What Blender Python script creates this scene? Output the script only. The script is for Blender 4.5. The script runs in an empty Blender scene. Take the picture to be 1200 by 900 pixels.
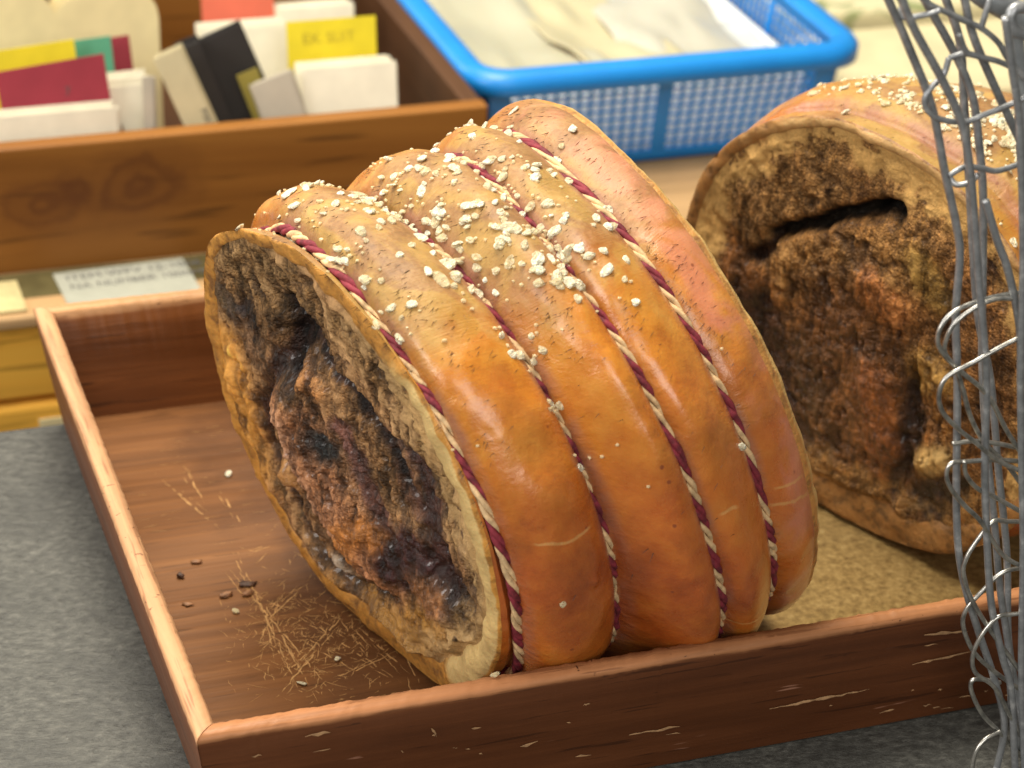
import bpy, bmesh, math, random
import numpy as np
from mathutils import Vector, Matrix, Euler

random.seed(7)
RNG = np.random.default_rng(11)
S = bpy.context.scene
COL = S.collection

# ------------------------------------------------------------------ camera
cam_data = bpy.data.cameras.new("camera")
cam = bpy.data.objects.new("camera", cam_data)
COL.objects.link(cam)
cam.location = (-0.1564, -0.7171, 0.6346)
cam.rotation_euler = (1.0577, -0.0504, -0.3388)
cam_data.sensor_width = 36
cam_data.lens = 85.06
cam_data.clip_start = 0.02
cam_data.clip_end = 50
cam_data.dof.use_dof = True
cam_data.dof.focus_distance = 0.985
cam_data.dof.aperture_fstop = 11.5
S.camera = cam

# ------------------------------------------------------------------ world
world = bpy.data.worlds.new("World")
S.world = world
world.use_nodes = True
bg = world.node_tree.nodes["Background"]
bg.inputs[0].default_value = (1.0, 0.93, 0.80, 1)
bg.inputs[1].default_value = 0.21

# ------------------------------------------------------------------ lamps of the stall and added fill lights
def area(name, loc, target, sx, sy, power, color):
    l = bpy.data.lights.new(name, 'AREA')
    l.shape = 'RECTANGLE'; l.size = sx; l.size_y = sy
    l.energy = power; l.color = color
    o = bpy.data.objects.new(name, l); COL.objects.link(o)
    o.location = loc
    d = Vector(target) - Vector(loc)
    o.rotation_euler = d.to_track_quat('-Z', 'Y').to_euler()
    return o
area("ceiling_lamp", (-0.05, 0.48, 1.5), (0.2, 0.2, 0.0), 0.9, 0.6, 36, (1.0, 0.92, 0.78))
area("stall_side_light", (-1.5, -0.25, 1.0), (0.15, 0.2, 0.05), 0.8, 0.8, 22, (1.0, 0.95, 0.90))
area("front_fill", (-0.2, -1.9, 1.3), (0.2, 0.15, 0.05), 1.4, 1.0, 23, (1.0, 0.96, 0.90))  # added fill from the front to brighten the lower skin
area("back_lamp", (0.3, 1.1, 1.5), (0.25, 0.8, 0.0), 0.8, 0.5, 12, (1.0, 0.90, 0.70))
area("back_left_fill", (-1.2, 2.6, 1.5), (0.0, 0.2, 0.0), 1.6, 1.2, 26, (1.0, 0.97, 0.92))  # added soft light for sheen on counter and roast tops, source unseen

S.view_settings.view_transform = 'Standard'
S.view_settings.look = 'None'
S.view_settings.exposure = 0.0
S.view_settings.gamma = 1.0

# ------------------------------------------------------------------ numpy noise
def _hash(ix, iy, iz, seed):
    n = (ix * 374761393 + iy * 668265263 + iz * 2147483647 + seed * 974634777) & 0xFFFFFFFF
    n = ((n ^ (n >> 13)) * 1274126177) & 0xFFFFFFFF
    n = (n ^ (n >> 16)) & 0xFFFF
    return n / 32767.5 - 1.0
def vnoise(p, scale, seed=0):
    p = np.asarray(p, float) * scale + 1000.0
    i = np.floor(p).astype(np.int64); f = p - i
    f = f * f * (3 - 2 * f)
    r = 0
    for dx in (0, 1):
        for dy in (0, 1):
            for dz in (0, 1):
                w = (f[..., 0] if dx else 1 - f[..., 0]) * (f[..., 1] if dy else 1 - f[..., 1]) * (f[..., 2] if dz else 1 - f[..., 2])
                r = r + w * _hash(i[..., 0] + dx, i[..., 1] + dy, i[..., 2] + dz, seed)
    return r
def fbm(p, scale, octaves=4, seed=0, gain=0.5):
    r = 0; a = 1.0
    for k in range(octaves):
        r = r + a * vnoise(p, scale * 2 ** k, seed + 17 * k); a *= gain
    return r
def smooth(x, a, b):
    t = np.clip((x - a) / (b - a), 0, 1)
    return t * t * (3 - 2 * t)

# ------------------------------------------------------------------ pixel ray of the photograph (1200 x 900), to measure real positions
CM = np.array(Euler((1.0577, -0.0504, -0.3388)).to_matrix())
CP = np.array((-0.1564, -0.7171, 0.6346))
FK = 85.06 * 1200 / 36
def ray(u, v):
    return CM @ np.array([(u - 600) / FK, (450 - v) / FK, -1.0])
def at_y(u, v, y):
    d = ray(u, v); return CP + d * (y - CP[1]) / d[1]
def at_z(u, v, z):
    d = ray(u, v); return CP + d * (z - CP[2]) / d[2]
def at_plane(u, v, c, n):
    d = ray(u, v); return CP + d * np.dot(np.asarray(c) - CP, n) / np.dot(d, n)
def project(p):
    q = (np.asarray(p) - CP) @ CM
    return np.stack([600 + FK * q[..., 0] / -q[..., 2], 450 - FK * q[..., 1] / -q[..., 2]], -1)

# ------------------------------------------------------------------ object helpers
def tag(o, label=None, cat=None, group=None, kind=None):
    if label: o['label'] = label
    if cat: o['category'] = cat
    if group: o['group'] = group
    if kind: o['kind'] = kind
    return o
def empty(name, loc, label, cat, group=None):
    o = bpy.data.objects.new(name, None); COL.objects.link(o)
    o.location = loc; o.empty_display_size = 0.02
    return tag(o, label, cat, group)
def link(name, me, mat=None, parent=None, kind=None):
    o = bpy.data.objects.new(name, me); COL.objects.link(o)
    if mat is not None and len(me.materials) == 0: me.materials.append(mat)
    if parent is not None:
        o.parent = parent
        if parent.parent is None:
            o.matrix_parent_inverse = Matrix.Translation(root_offset(parent)).inverted()
    if kind: o['kind'] = kind
    return o
def root_offset(o):
    v = Vector((0, 0, 0))
    while o is not None:
        if o.parent is None: v = v + o.location
        o = o.parent
    return v
def mesh(name, verts, faces, smooth_shade=True):
    me = bpy.data.meshes.new(name)
    me.from_pydata([tuple(map(float, v)) for v in verts], [], [tuple(int(i) for i in f) for f in faces])
    me.update()
    if smooth_shade:
        me.polygons.foreach_set("use_smooth", [True] * len(me.polygons))
    return me
def bm_mesh(name, bm, smooth_shade=False):
    bmesh.ops.recalc_face_normals(bm, faces=bm.faces[:])
    me = bpy.data.meshes.new(name); bm.to_mesh(me); bm.free()
    if smooth_shade:
        me.polygons.foreach_set("use_smooth", [True] * len(me.polygons))
    return me
def grid_faces(n, m, close_m=False):
    f = []
    for i in range(n - 1):
        for j in range(m if close_m else m - 1):
            j2 = (j + 1) % m
            f.append((i * m + j, i * m + j2, (i + 1) * m + j2, (i + 1) * m + j))
    return f
def color_attr(me, name, arr):
    a = me.color_attributes.new(name, 'FLOAT_COLOR', 'POINT')
    arr = np.asarray(arr, np.float32)
    if arr.shape[1] == 3: arr = np.concatenate([arr, np.ones((len(arr), 1), np.float32)], 1)
    a.data.foreach_set("color", arr.ravel())
def uv_from_points(me, uv):
    lay = me.uv_layers.new(name="UVMap")
    idx = np.empty(len(me.loops), np.int32); me.loops.foreach_get("vertex_index", idx)
    lay.data.foreach_set("uv", np.asarray(uv, np.float32)[idx].ravel())
def hexa(corners, bevel=0.001, cuts=0, seg=2):
    """corners: 4 bottom (ccw) then 4 top"""
    bm = bmesh.new()
    v = [bm.verts.new(tuple(c)) for c in corners]
    for f in ((3, 2, 1, 0), (4, 5, 6, 7), (0, 1, 5, 4), (1, 2, 6, 5), (2, 3, 7, 6), (3, 0, 4, 7)):
        bm.faces.new([v[i] for i in f])
    bm.normal_update()
    if bevel > 0:
        bmesh.ops.bevel(bm, geom=bm.edges[:], offset=bevel, segments=seg, affect='EDGES', profile=0.5)
    return bm
def box_bm(x0, y0, z0, x1, y1, z1, bevel=0.001, seg=2):
    return hexa([(x0, y0, z0), (x1, y0, z0), (x1, y1, z0), (x0, y1, z0), (x0, y0, z1), (x1, y0, z1), (x1, y1, z1), (x0, y1, z1)], bevel, 0, seg)
def tube(pts, radius, sides=8, cap=True):
    pts = np.asarray(pts, float); n = len(pts)
    rad = np.full(n, radius) if np.isscalar(radius) else np.asarray(radius)
    tan = np.gradient(pts, axis=0); tan /= np.linalg.norm(tan, axis=1)[:, None] + 1e-12
    up = np.array([0.13, 0.31, 0.94])
    a = np.cross(tan[0], up); a /= np.linalg.norm(a)
    V = []
    for i in range(n):
        a = a - tan[i] * np.dot(a, tan[i]); a /= np.linalg.norm(a) + 1e-12
        b = np.cross(tan[i], a)
        for k in range(sides):
            th = 2 * math.pi * k / sides
            V.append(pts[i] + rad[i] * (math.cos(th) * a + math.sin(th) * b))
    F = grid_faces(n, sides, True)
    if cap:
        F.append(tuple(range(sides))[::-1]); F.append(tuple((n - 1) * sides + k for k in range(sides)))
    return V, F
def catmull(P, n):
    P = np.asarray(P, float)
    P = np.vstack([2 * P[0] - P[1], P, 2 * P[-1] - P[-2]])
    out = []
    segs = len(P) - 3
    for u in np.linspace(0, segs - 1e-9, n):
        i = int(u); t = u - i
        p0, p1, p2, p3 = P[i:i + 4]
        out.append(0.5 * ((2 * p1) + (p2 - p0) * t + (2 * p0 - 5 * p1 + 4 * p2 - p3) * t * t + (3 * p1 - p0 - 3 * p2 + p3) * t ** 3))
    return np.array(out)

# ------------------------------------------------------------------ material helpers
class NT:
    def __init__(s, name):
        s.m = bpy.data.materials.new(name); s.m.use_nodes = True
        s.t = s.m.node_tree; s.b = s.t.nodes["Principled BSDF"]
    def n(s, kind, **kw):
        nd = s.t.nodes.new(kind)
        for k, v in kw.items():
            if k.startswith('i_'):
                key = k[2:]
                key = int(key) if key.isdigit() else key.replace('_', ' ')
                s.set(nd.inputs[key], v)
            else: setattr(nd, k, v)
        return nd
    def set(s, sock, v):
        if isinstance(v, bpy.types.NodeSocket): s.t.links.new(v, sock)
        else: sock.default_value = v
    def coord(s, out='Object', scale=(1, 1, 1), rot=(0, 0, 0), loc=(0, 0, 0)):
        tc = s.n('ShaderNodeTexCoord'); mp = s.n('ShaderNodeMapping')
        mp.inputs['Scale'].default_value = scale; mp.inputs['Rotation'].default_value = rot; mp.inputs['Location'].default_value = loc
        s.t.links.new(tc.outputs[out], mp.inputs[0]); return mp.outputs[0]
    def noise(s, vec, scale, detail=4, rough=0.55, dist=0.0):
        nd = s.n('ShaderNodeTexNoise'); nd.inputs['Scale'].default_value = scale
        nd.inputs['Detail'].default_value = detail; nd.inputs['Roughness'].default_value = rough; nd.inputs['Distortion'].default_value = dist
        s.t.links.new(vec, nd.inputs['Vector']); return nd.outputs[0]
    def vor(s, vec, scale, feature='F1', rand=1.0):
        nd = s.n('ShaderNodeTexVoronoi'); nd.feature = feature
        nd.inputs['Scale'].default_value = scale; nd.inputs['Randomness'].default_value = rand
        s.t.links.new(vec, nd.inputs['Vector']); return nd.outputs
    def ramp(s, fac, stops):
        nd = s.n('ShaderNodeValToRGB'); cr = nd.color_ramp
        while len(cr.elements) < len(stops): cr.elements.new(0.5)
        for e, (p, c) in zip(cr.elements, stops):
            e.position = p; e.color = (*c, 1) if len(c) == 3 else c
        s.t.links.new(fac, nd.inputs[0]); return nd.outputs[0]
    def step(s, fac, a, b, lo=0.0, hi=1.0):
        nd = s.n('ShaderNodeMapRange'); nd.interpolation_type = 'SMOOTHSTEP'
        s.set(nd.inputs[0], fac)
        nd.inputs[1].default_value = a; nd.inputs[2].default_value = b; nd.inputs[3].default_value = lo; nd.inputs[4].default_value = hi
        return nd.outputs[0]
    def mix(s, fac, a, b, mode='MIX'):
        nd = s.n('ShaderNodeMix'); nd.data_type = 'RGBA'; nd.blend_type = mode
        s.set(nd.inputs[0], fac)
        for k, v in ((6, a), (7, b)):
            if isinstance(v, tuple) and len(v) == 3: v = (*v, 1)
            s.set(nd.inputs[k], v)
        return nd.outputs[2]
    def math(s, op, a, b=0.0, c=0.0):
        nd = s.n('ShaderNodeMath'); nd.operation = op
        s.set(nd.inputs[0], a); s.set(nd.inputs[1], b); s.set(nd.inputs[2], c); return nd.outputs[0]
    def attr(s, name):
        nd = s.n('ShaderNodeAttribute'); nd.attribute_name = name; return nd
    def sep(s, c):
        nd = s.n('ShaderNodeSeparateXYZ'); s.t.links.new(c, nd.inputs[0]); return nd.outputs
    def bump(s, h, strength=0.4, dist=0.001, normal=None):
        nd = s.n('ShaderNodeBump'); nd.inputs['Strength'].default_value = strength; nd.inputs['Distance'].default_value = dist
        s.t.links.new(h, nd.inputs['Height'])
        if normal is not None: s.t.links.new(normal, nd.inputs['Normal'])
        return nd.outputs[0]
    def out(s, color=None, rough=None, normal=None, **kw):
        if color is not None: s.set(s.b.inputs['Base Color'], (*color, 1) if isinstance(color, tuple) and len(color) == 3 else color)
        if rough is not None: s.set(s.b.inputs['Roughness'], rough)
        if normal is not None: s.set(s.b.inputs['Normal'], normal)
        for k, v in kw.items(): s.set(s.b.inputs[k.replace('_', ' ')], v)
        return s.m

def mat_plain(name, color, rough=0.6, var=0.12, scale=60, bump=0.0, **kw):
    k = NT(name); v = k.coord()
    nz = k.noise(v, scale, 4)
    c = k.mix(k.step(nz, 0.3, 0.7), tuple(x * (1 - var) for x in color), tuple(min(1, x * (1 + var)) for x in color))
    nrm = k.bump(nz, bump, 0.001) if bump else None
    return k.out(c, rough, nrm, **kw)

def mat_wood(name, axis, dark, mid, light, rim=None, rim_z=(0.0, 0.0), rough=0.5, scale=1.0, grain=0.5, flecks=0.0, patch=None):
    """axis: 0 = grain along x, 1 = along y, 2 = along z"""
    k = NT(name)
    sc = [140 * scale] * 3; sc[axis] = 6 * scale
    v = k.coord('Object', tuple(sc))
    sc2 = [22 * scale] * 3; sc2[axis] = 2.5 * scale
    v2 = k.coord('Object', tuple(sc2))
    sc3 = [420 * scale] * 3; sc3[axis] = 24 * scale
    v3 = k.coord('Object', tuple(sc3))
    fine = k.noise(v, 1.0, 5, 0.6, 0.6); broad = k.noise(v2, 1.0, 4, 0.55, 1.2); pores = k.noise(v3, 1.0, 2, 0.5)
    c = k.ramp(broad, [(0.28, dark), (0.5, mid), (0.74, light)])
    c2 = k.ramp(fine, [(0.3, tuple(x * 0.55 for x in mid)), (0.52, mid), (0.75, tuple(min(1, x * 1.3) for x in light))])
    c = k.mix(grain, c, c2)
    c = k.mix(k.step(pores, 0.62, 0.7, 0, 0.55), c, tuple(x * 0.35 for x in dark))
    obj = k.coord()
    if patch is not None:
        c = patch(k, c, obj, fine)
    if flecks:
        sc4 = [260.0] * 3; sc4[axis] = 26
        fl = k.noise(k.coord('Object', tuple(sc4)), 1.0, 2, 0.4)
        c = k.mix(k.step(fl, 0.74, 0.78, 0, flecks), c, tuple(min(1, x * 2.2 + 0.12) for x in light))
    if rim is not None:
        z = k.sep(obj)[2]
        nz = k.noise(v2, 6.0, 4, 0.6)
        zz = k.math('ADD', z, k.math('MULTIPLY', k.math('SUBTRACT', nz, 0.5), 0.006))
        rimc = k.mix(k.step(fine, 0.35, 0.65), tuple(x * 0.72 for x in rim), tuple(min(1, x * 1.15) for x in rim))
        rimc = k.mix(k.step(pores, 0.58, 0.68, 0, 0.5), rimc, mid)
        scx = [900.0] * 3; scx[axis] = 330.0; scx[1 - axis] = 60.0
        crk = k.noise(k.coord('Object', tuple(scx)), 1.0, 2, 0.5); reg = k.noise(obj, 22, 3)
        rimc = k.mix(k.math('MULTIPLY', k.step(crk, 0.66, 0.7), k.step(reg, 0.5, 0.6, 0, 0.85)), rimc, tuple(x * 0.5 for x in dark))
        c = k.mix(k.step(zz, rim_z[0], rim_z[1]), c, rimc)
    h = k.math('ADD', k.math('MULTIPLY', fine, 0.7), k.math('MULTIPLY', pores, 0.5))
    rg = k.step(broad, 0.3, 0.7, rough - 0.08, rough + 0.1)
    return k.out(c, rg, k.bump(h, 0.35, 0.0008), Specular_IOR_Level=0.3)

# ------------------------------------------------------------------ materials
M = {}
M['front_wood'] = mat_wood('tray_front_wood', 0, (0.065, 0.019, 0.006), (0.115, 0.036, 0.011), (0.17, 0.058, 0.019), rim=(0.38, 0.165, 0.068), rim_z=(0.0605, 0.0635), rough=0.5, flecks=0.55, grain=0.35)
M['side_wood'] = mat_wood('tray_side_wood', 1, (0.10, 0.034, 0.015), (0.16, 0.06, 0.026), (0.22, 0.09, 0.04), rim=(0.52, 0.28, 0.14), rim_z=(0.058, 0.0625), rough=0.5)
M['back_wood'] = mat_wood('tray_back_wood', 0, (0.06, 0.018, 0.005), (0.14, 0.046, 0.011), (0.24, 0.085, 0.02), rim=(0.52, 0.28, 0.125), rim_z=(0.0595, 0.063), rough=0.45)
def floor_patch(k, c, obj, fine):
    s = k.sep(obj)
    nz = k.noise(obj, 26, 5, 0.6)
    x = k.math('ADD', s[0], k.math('MULTIPLY', k.math('SUBTRACT', nz, 0.5), 0.07))
    m = k.step(x, 0.245, 0.29)
    n2 = k.noise(obj, 300, 4, 0.7)
    worn = k.ramp(n2, [(0.3, (0.12, 0.075, 0.026)), (0.55, (0.27, 0.18, 0.065)), (0.75, (0.38, 0.275, 0.115))])
    worn = k.mix(k.step(k.noise(obj, 14, 3), 0.5, 0.68, 0, 0.75), worn, (0.12, 0.07, 0.028))
    c = k.mix(k.math('MULTIPLY', m, 0.92), c, worn)
    # fat soaked stain round the near roast
    st = k.step(k.math('ADD', k.math('ABSOLUTE', k.math('SUBTRACT', s[0], 0.13)), k.math('MULTIPLY', k.math('SUBTRACT', nz, 0.5), 0.09)), 0.035, 0.07, 0.6, 0.0)
    return k.mix(st, c, (0.075, 0.03, 0.012))
M['floor_wood'] = mat_wood('tray_floor_wood', 0, (0.135, 0.052, 0.016), (0.175, 0.071, 0.023), (0.22, 0.095, 0.031), rough=0.42, grain=0.6, patch=floor_patch)
M['scratch'] = mat_plain('scratched_wood', (0.45, 0.245, 0.085), 0.75, 0.25, 400)
M['fleck'] = mat_plain('bare_wood_fleck', (0.40, 0.23, 0.11), 0.8, 0.25, 300)

# ------------------------------------------------------------------ the counter (slate) and the table behind
k = NT('slate')
v = k.coord()
n1 = k.noise(v, 5, 4); n2 = k.noise(k.coord('Object', (1, 1.8, 1), (0, 0, 0.6)), 170, 6, 0.72); n3 = k.noise(k.coord('Object', (1, 2.2, 1), (0, 0, 0.5)), 340, 3, 0.7)
c = k.ramp(n2, [(0.34, (0.034, 0.034, 0.030)), (0.5, (0.074, 0.074, 0.065)), (0.68, (0.145, 0.143, 0.124))])
c = k.mix(k.step(k.noise(v, 13, 4, 0.6), 0.4, 0.65, 0, 0.6), c, (0.036, 0.037, 0.034))
c = k.mix(k.step(n3, 0.7, 0.76, 0, 0.6), c, (0.3, 0.3, 0.27))
M['slate'] = k.out(c, k.step(n2, 0.3, 0.7, 0.42, 0.62), k.bump(k.math('ADD', n2, k.math('MULTIPLY', n3, 0.8)), 0.6, 0.0012))
bm = box_bm(-1.2, -1.0, -0.03, 1.4, 0.356, 0.0, 0.003)
link('countertop', bm_mesh('countertop', bm), M['slate'], kind='structure')

M['table_top'] = mat_wood('table_top_wood', 0, (0.36, 0.22, 0.095), (0.45, 0.28, 0.13), (0.53, 0.34, 0.17), rough=0.5, scale=0.5)
M['table_front'] = mat_wood('table_front_wood', 0, (0.76, 0.37, 0.045), (0.84, 0.44, 0.06), (0.88, 0.50, 0.09), rough=0.45, scale=0.35, grain=0.3)
TZ = -0.05
t = empty('table', (0.4, 0.57, -0.8), 'honey coloured wooden table with a drawer standing behind the grey counter', 'table')
link('table_top', bm_mesh('table_top', box_bm(-0.9, 0.567, TZ - 0.008, 1.6, 1.7, TZ, 0.002)), M['table_top'], t)
link('apron', bm_mesh('apron', box_bm(-0.9, 0.575, TZ - 0.060, 1.6, 0.6, TZ - 0.0085, 0.002)), M['table_front'], t)
for x0, x1 in ((-0.88, -0.302), (-0.298, 0.298), (0.302, 0.9), (0.904, 1.55)):
    dr = link('drawer_front', bm_mesh('drawer_front', box_bm(x0, 0.571, TZ - 0.30, x1, 0.59, TZ - 0.064, 0.003)), M['table_front'], t)
for x in (-0.86, 1.5):
    for y in (0.62, 1.62):
        link('leg', bm_mesh('leg', box_bm(x, y, -0.8, x + 0.06, y + 0.06, TZ - 0.0605, 0.003)), M['table_front'], t)
link('floor', bm_mesh('floor', box_bm(-3, -2.5, -0.85, 4, 5, -0.8, 0)), mat_plain('floor_tiles', (0.25, 0.22, 0.18), 0.6), kind='structure')

# ------------------------------------------------------------------ the wooden tray
TD, TH, TWD, TI, TL = 0.364, 0.065, 0.0101, 0.0117, 0.57
tray = empty('serving_tray', (0.28, 0.18, 0.0), 'shallow reddish wooden tray with worn pale rim holding the two roasts', 'tray')
def board(name, p0, p1, inward, mat, seed, chip=0.0009):
    """splayed mitred tray wall along p0->p1 (outer top edge)"""
    p0 = np.array(p0, float); p1 = np.array(p1, float); inw = np.array(inward, float)
    d = p1 - p0; Ln = np.linalg.norm(d); d /= Ln
    prof = [(TI, 0.0008), (0.5 * TI, TH * 0.5), (0.0008, TH - 0.0025), (0.0018, TH - 0.0008), (0.004, TH), (TWD * 0.6, TH), (TWD - 0.0015, TH - 0.0006), (TWD - 0.0004, TH - 0.0022), (TWD + TI * 0.5, TH * 0.5), (TWD + TI, 0.0008)]
    n = 420
    V = []
    for i in range(n):
        f = i / (n - 1)
        for (o, z) in prof:
            q = p0 + d * (o + 0.0003 + f * (Ln - 2 * o - 0.0006)) + inw * o
            V.append((q[0], q[1], z))
    V = np.array(V)
    jit = fbm(V * np.array([1, 1, 0.6]), 420, 3, seed)
    wv = fbm(V, 60, 3, seed + 5)
    topw = smooth(V[:, 2], TH - 0.012, TH)
    V[:, 2] += topw * (jit * chip - np.clip(wv - 0.3, 0, 1) * 1.2 * chip)
    V[:, :2] += (inw[:2] * (jit * 0.00018)[:, None]) * (topw[:, None] + 0.2)
    V[:, 2] = np.maximum(V[:, 2], 0.0005)
    m = len(prof)
    F = grid_faces(n, m, True)
    F.append(tuple(range(m))); F.append(tuple((n - 1) * m + j for j in range(m))[::-1])
    me = mesh(name, V, F)
    bmm = bmesh.new(); bmm.from_mesh(me); bmesh.ops.recalc_face_normals(bmm, faces=bmm.faces[:])
    for e in bmm.edges:
        if len(e.link_faces) == 2 and e.calc_face_angle() > 0.9: e.smooth = False
    bmm.to_mesh(me); bmm.free()
    return link(name, me, mat, tray)
board('side_board', (0, 0, 0), (TL, 0, 0), (0, 1, 0), M['front_wood'], 1, 0.0004)
board('side_board', (TL, TD, 0), (0, TD, 0), (0, -1, 0), M['back_wood'], 2, 0.0003)
board('side_board', (0, TD, 0), (0, 0, 0), (1, 0, 0), M['side_wood'], 3, 0.0002)
board('side_board', (TL, 0, 0), (TL, TD, 0), (-1, 0, 0), M['side_wood'], 4, 0.0008)
FZ = 0.0075
fb = hexa([(0.0135, 0.0135, 0.001), (TL - 0.0135, 0.0135, 0.001), (TL - 0.0135, TD - 0.0135, 0.001), (0.0135, TD - 0.0135, 0.001),
           (0.0135, 0.0135, FZ), (TL - 0.0135, 0.0135, FZ), (TL - 0.0135, TD - 0.0135, FZ), (0.0135, TD - 0.0135, FZ)], 0)
tray_floor = link('base_board', bm_mesh('base_board', fb), M['floor_wood'], tray)

# knife scratches on the tray base, thin raised slivers of torn wood
def slivers(name, segs, width, z, mat, parent, plane='z', gaps=0.0):
    V, F = [], []
    for (a, b, w) in segs:
        a = np.array(a); b = np.array(b); d = b - a; L = np.linalg.norm(d)
        if L < 1e-5: continue
        d /= L
        nrm = np.array([0, 0, 1.0]) if plane == 'z' else np.array([0, -1.0, 0])
        sd = np.cross(nrm, d)
        n = max(3, int(L / 0.0025))
        base = len(V)
        for i in range(n + 1):
            f = i / n; ww = w * width * (0.35 + random.random()) * math.sin(math.pi * min(1, max(0.06, f * 0.94 + 0.03)))
            c = a + d * L * f + sd * random.uniform(-1, 1) * 0.0004
            V += [c + sd * ww, c + nrm * 0.00004, c - sd * ww]
            if i and random.random() > gaps:
                q = base + 3 * i
                F += [(q - 3, q, q + 1, q - 2), (q - 2, q + 1, q + 2, q - 1)]
    return link(name, mesh(name, V, F, False), mat, parent, 'stuff')
def fz(u, v): return at_z(u, v, FZ + 0.0001)
long_px = [((275, 640), (350, 810)), ((268, 665), (392, 815)), ((300, 690), (372, 822)), ((320, 822), (398, 732)), ((330, 795), (412, 712)), ((305, 735), (352, 690)),
           ((352, 720), (470, 800)), ((398, 725), (430, 770)), ((420, 735), (480, 790)), ((470, 760), (492, 800)), ((390, 800), (470, 760)), ((190, 562), (258, 620)),
           ((215, 545), (240, 590)), ((258, 575), (285, 618)), ((310, 720), (322, 775)), ((330, 700), (300, 760)), ((345, 745), (440, 800)), ((285, 650), (318, 640))]
segs = []
for a, b in long_px:
    A, B = fz(*a), fz(*b)
    segs.append((A, B, 1.0))
    for _ in range(2):
        j = np.array([random.gauss(0, 0.0022), random.gauss(0, 0.004), 0]); f0 = random.uniform(0, 0.5); f1 = f0 + random.uniform(0.2, 0.5)
        segs.append((A + (B - A) * f0 + j, A + (B - A) * f1 + j * 1.2, 0.6))
for _ in range(620):
    u = random.gauss(365, 60); v = random.gauss(742, 40)
    if u < 260 or v > 825: continue
    a = fz(u, v); th = random.choice([0.15, 0.9, 2.3, 1.2]) + random.gauss(0, 0.25); L = random.uniform(0.002, 0.011)
    segs.append((a, a + np.array([math.cos(th), math.sin(th), 0]) * L, 0.5))
for _ in range(60):
    u = random.uniform(150, 330); v = random.uniform(500, 640)
    a = fz(u, v); L = random.uniform(0.002, 0.012)
    segs.append((a, a + np.array([math.cos(0.1), math.sin(random.gauss(0, .15)), 0]) * L, 0.35))
slivers('knife_scratch', segs, 0.00034, FZ, M['scratch'], tray, 'z', 0.3)
segs = []
for _ in range(42):
    x = random.uniform(0.015, 0.5); z = random.choice([random.uniform(0.004, 0.055), random.uniform(0.002, 0.02)])
    y = TI * (1 - z / TH) - 0.0006
    L = random.choice([0.0015, 0.002, 0.004, 0.007])
    segs.append(((x, y, z), (x + L, y, z + random.uniform(-.0005, .0005)), random.uniform(0.5, 1.3)))
for a, b in (((355, 858), (385, 852)), ((505, 850), (511, 862)), ((612, 879), (632, 872)), ((905, 836), (1022, 812)), ((1070, 780), (1138, 764)), ((1080, 740), (1132, 737)), ((740, 866), (800, 856))):
    segs.append((at_y(*a, 0.004) , at_y(*b, 0.004), 1.6))
segs = [(np.array([a[0], TI * (1 - a[2] / TH) - 0.0005, a[2]]), np.array([b[0], TI * (1 - b[2] / TH) - 0.0005, b[2]]), w) for a, b, w in segs]
slivers('wood_scuff', segs, 0.00045, 0, M['fleck'], tray, 'y')

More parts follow.
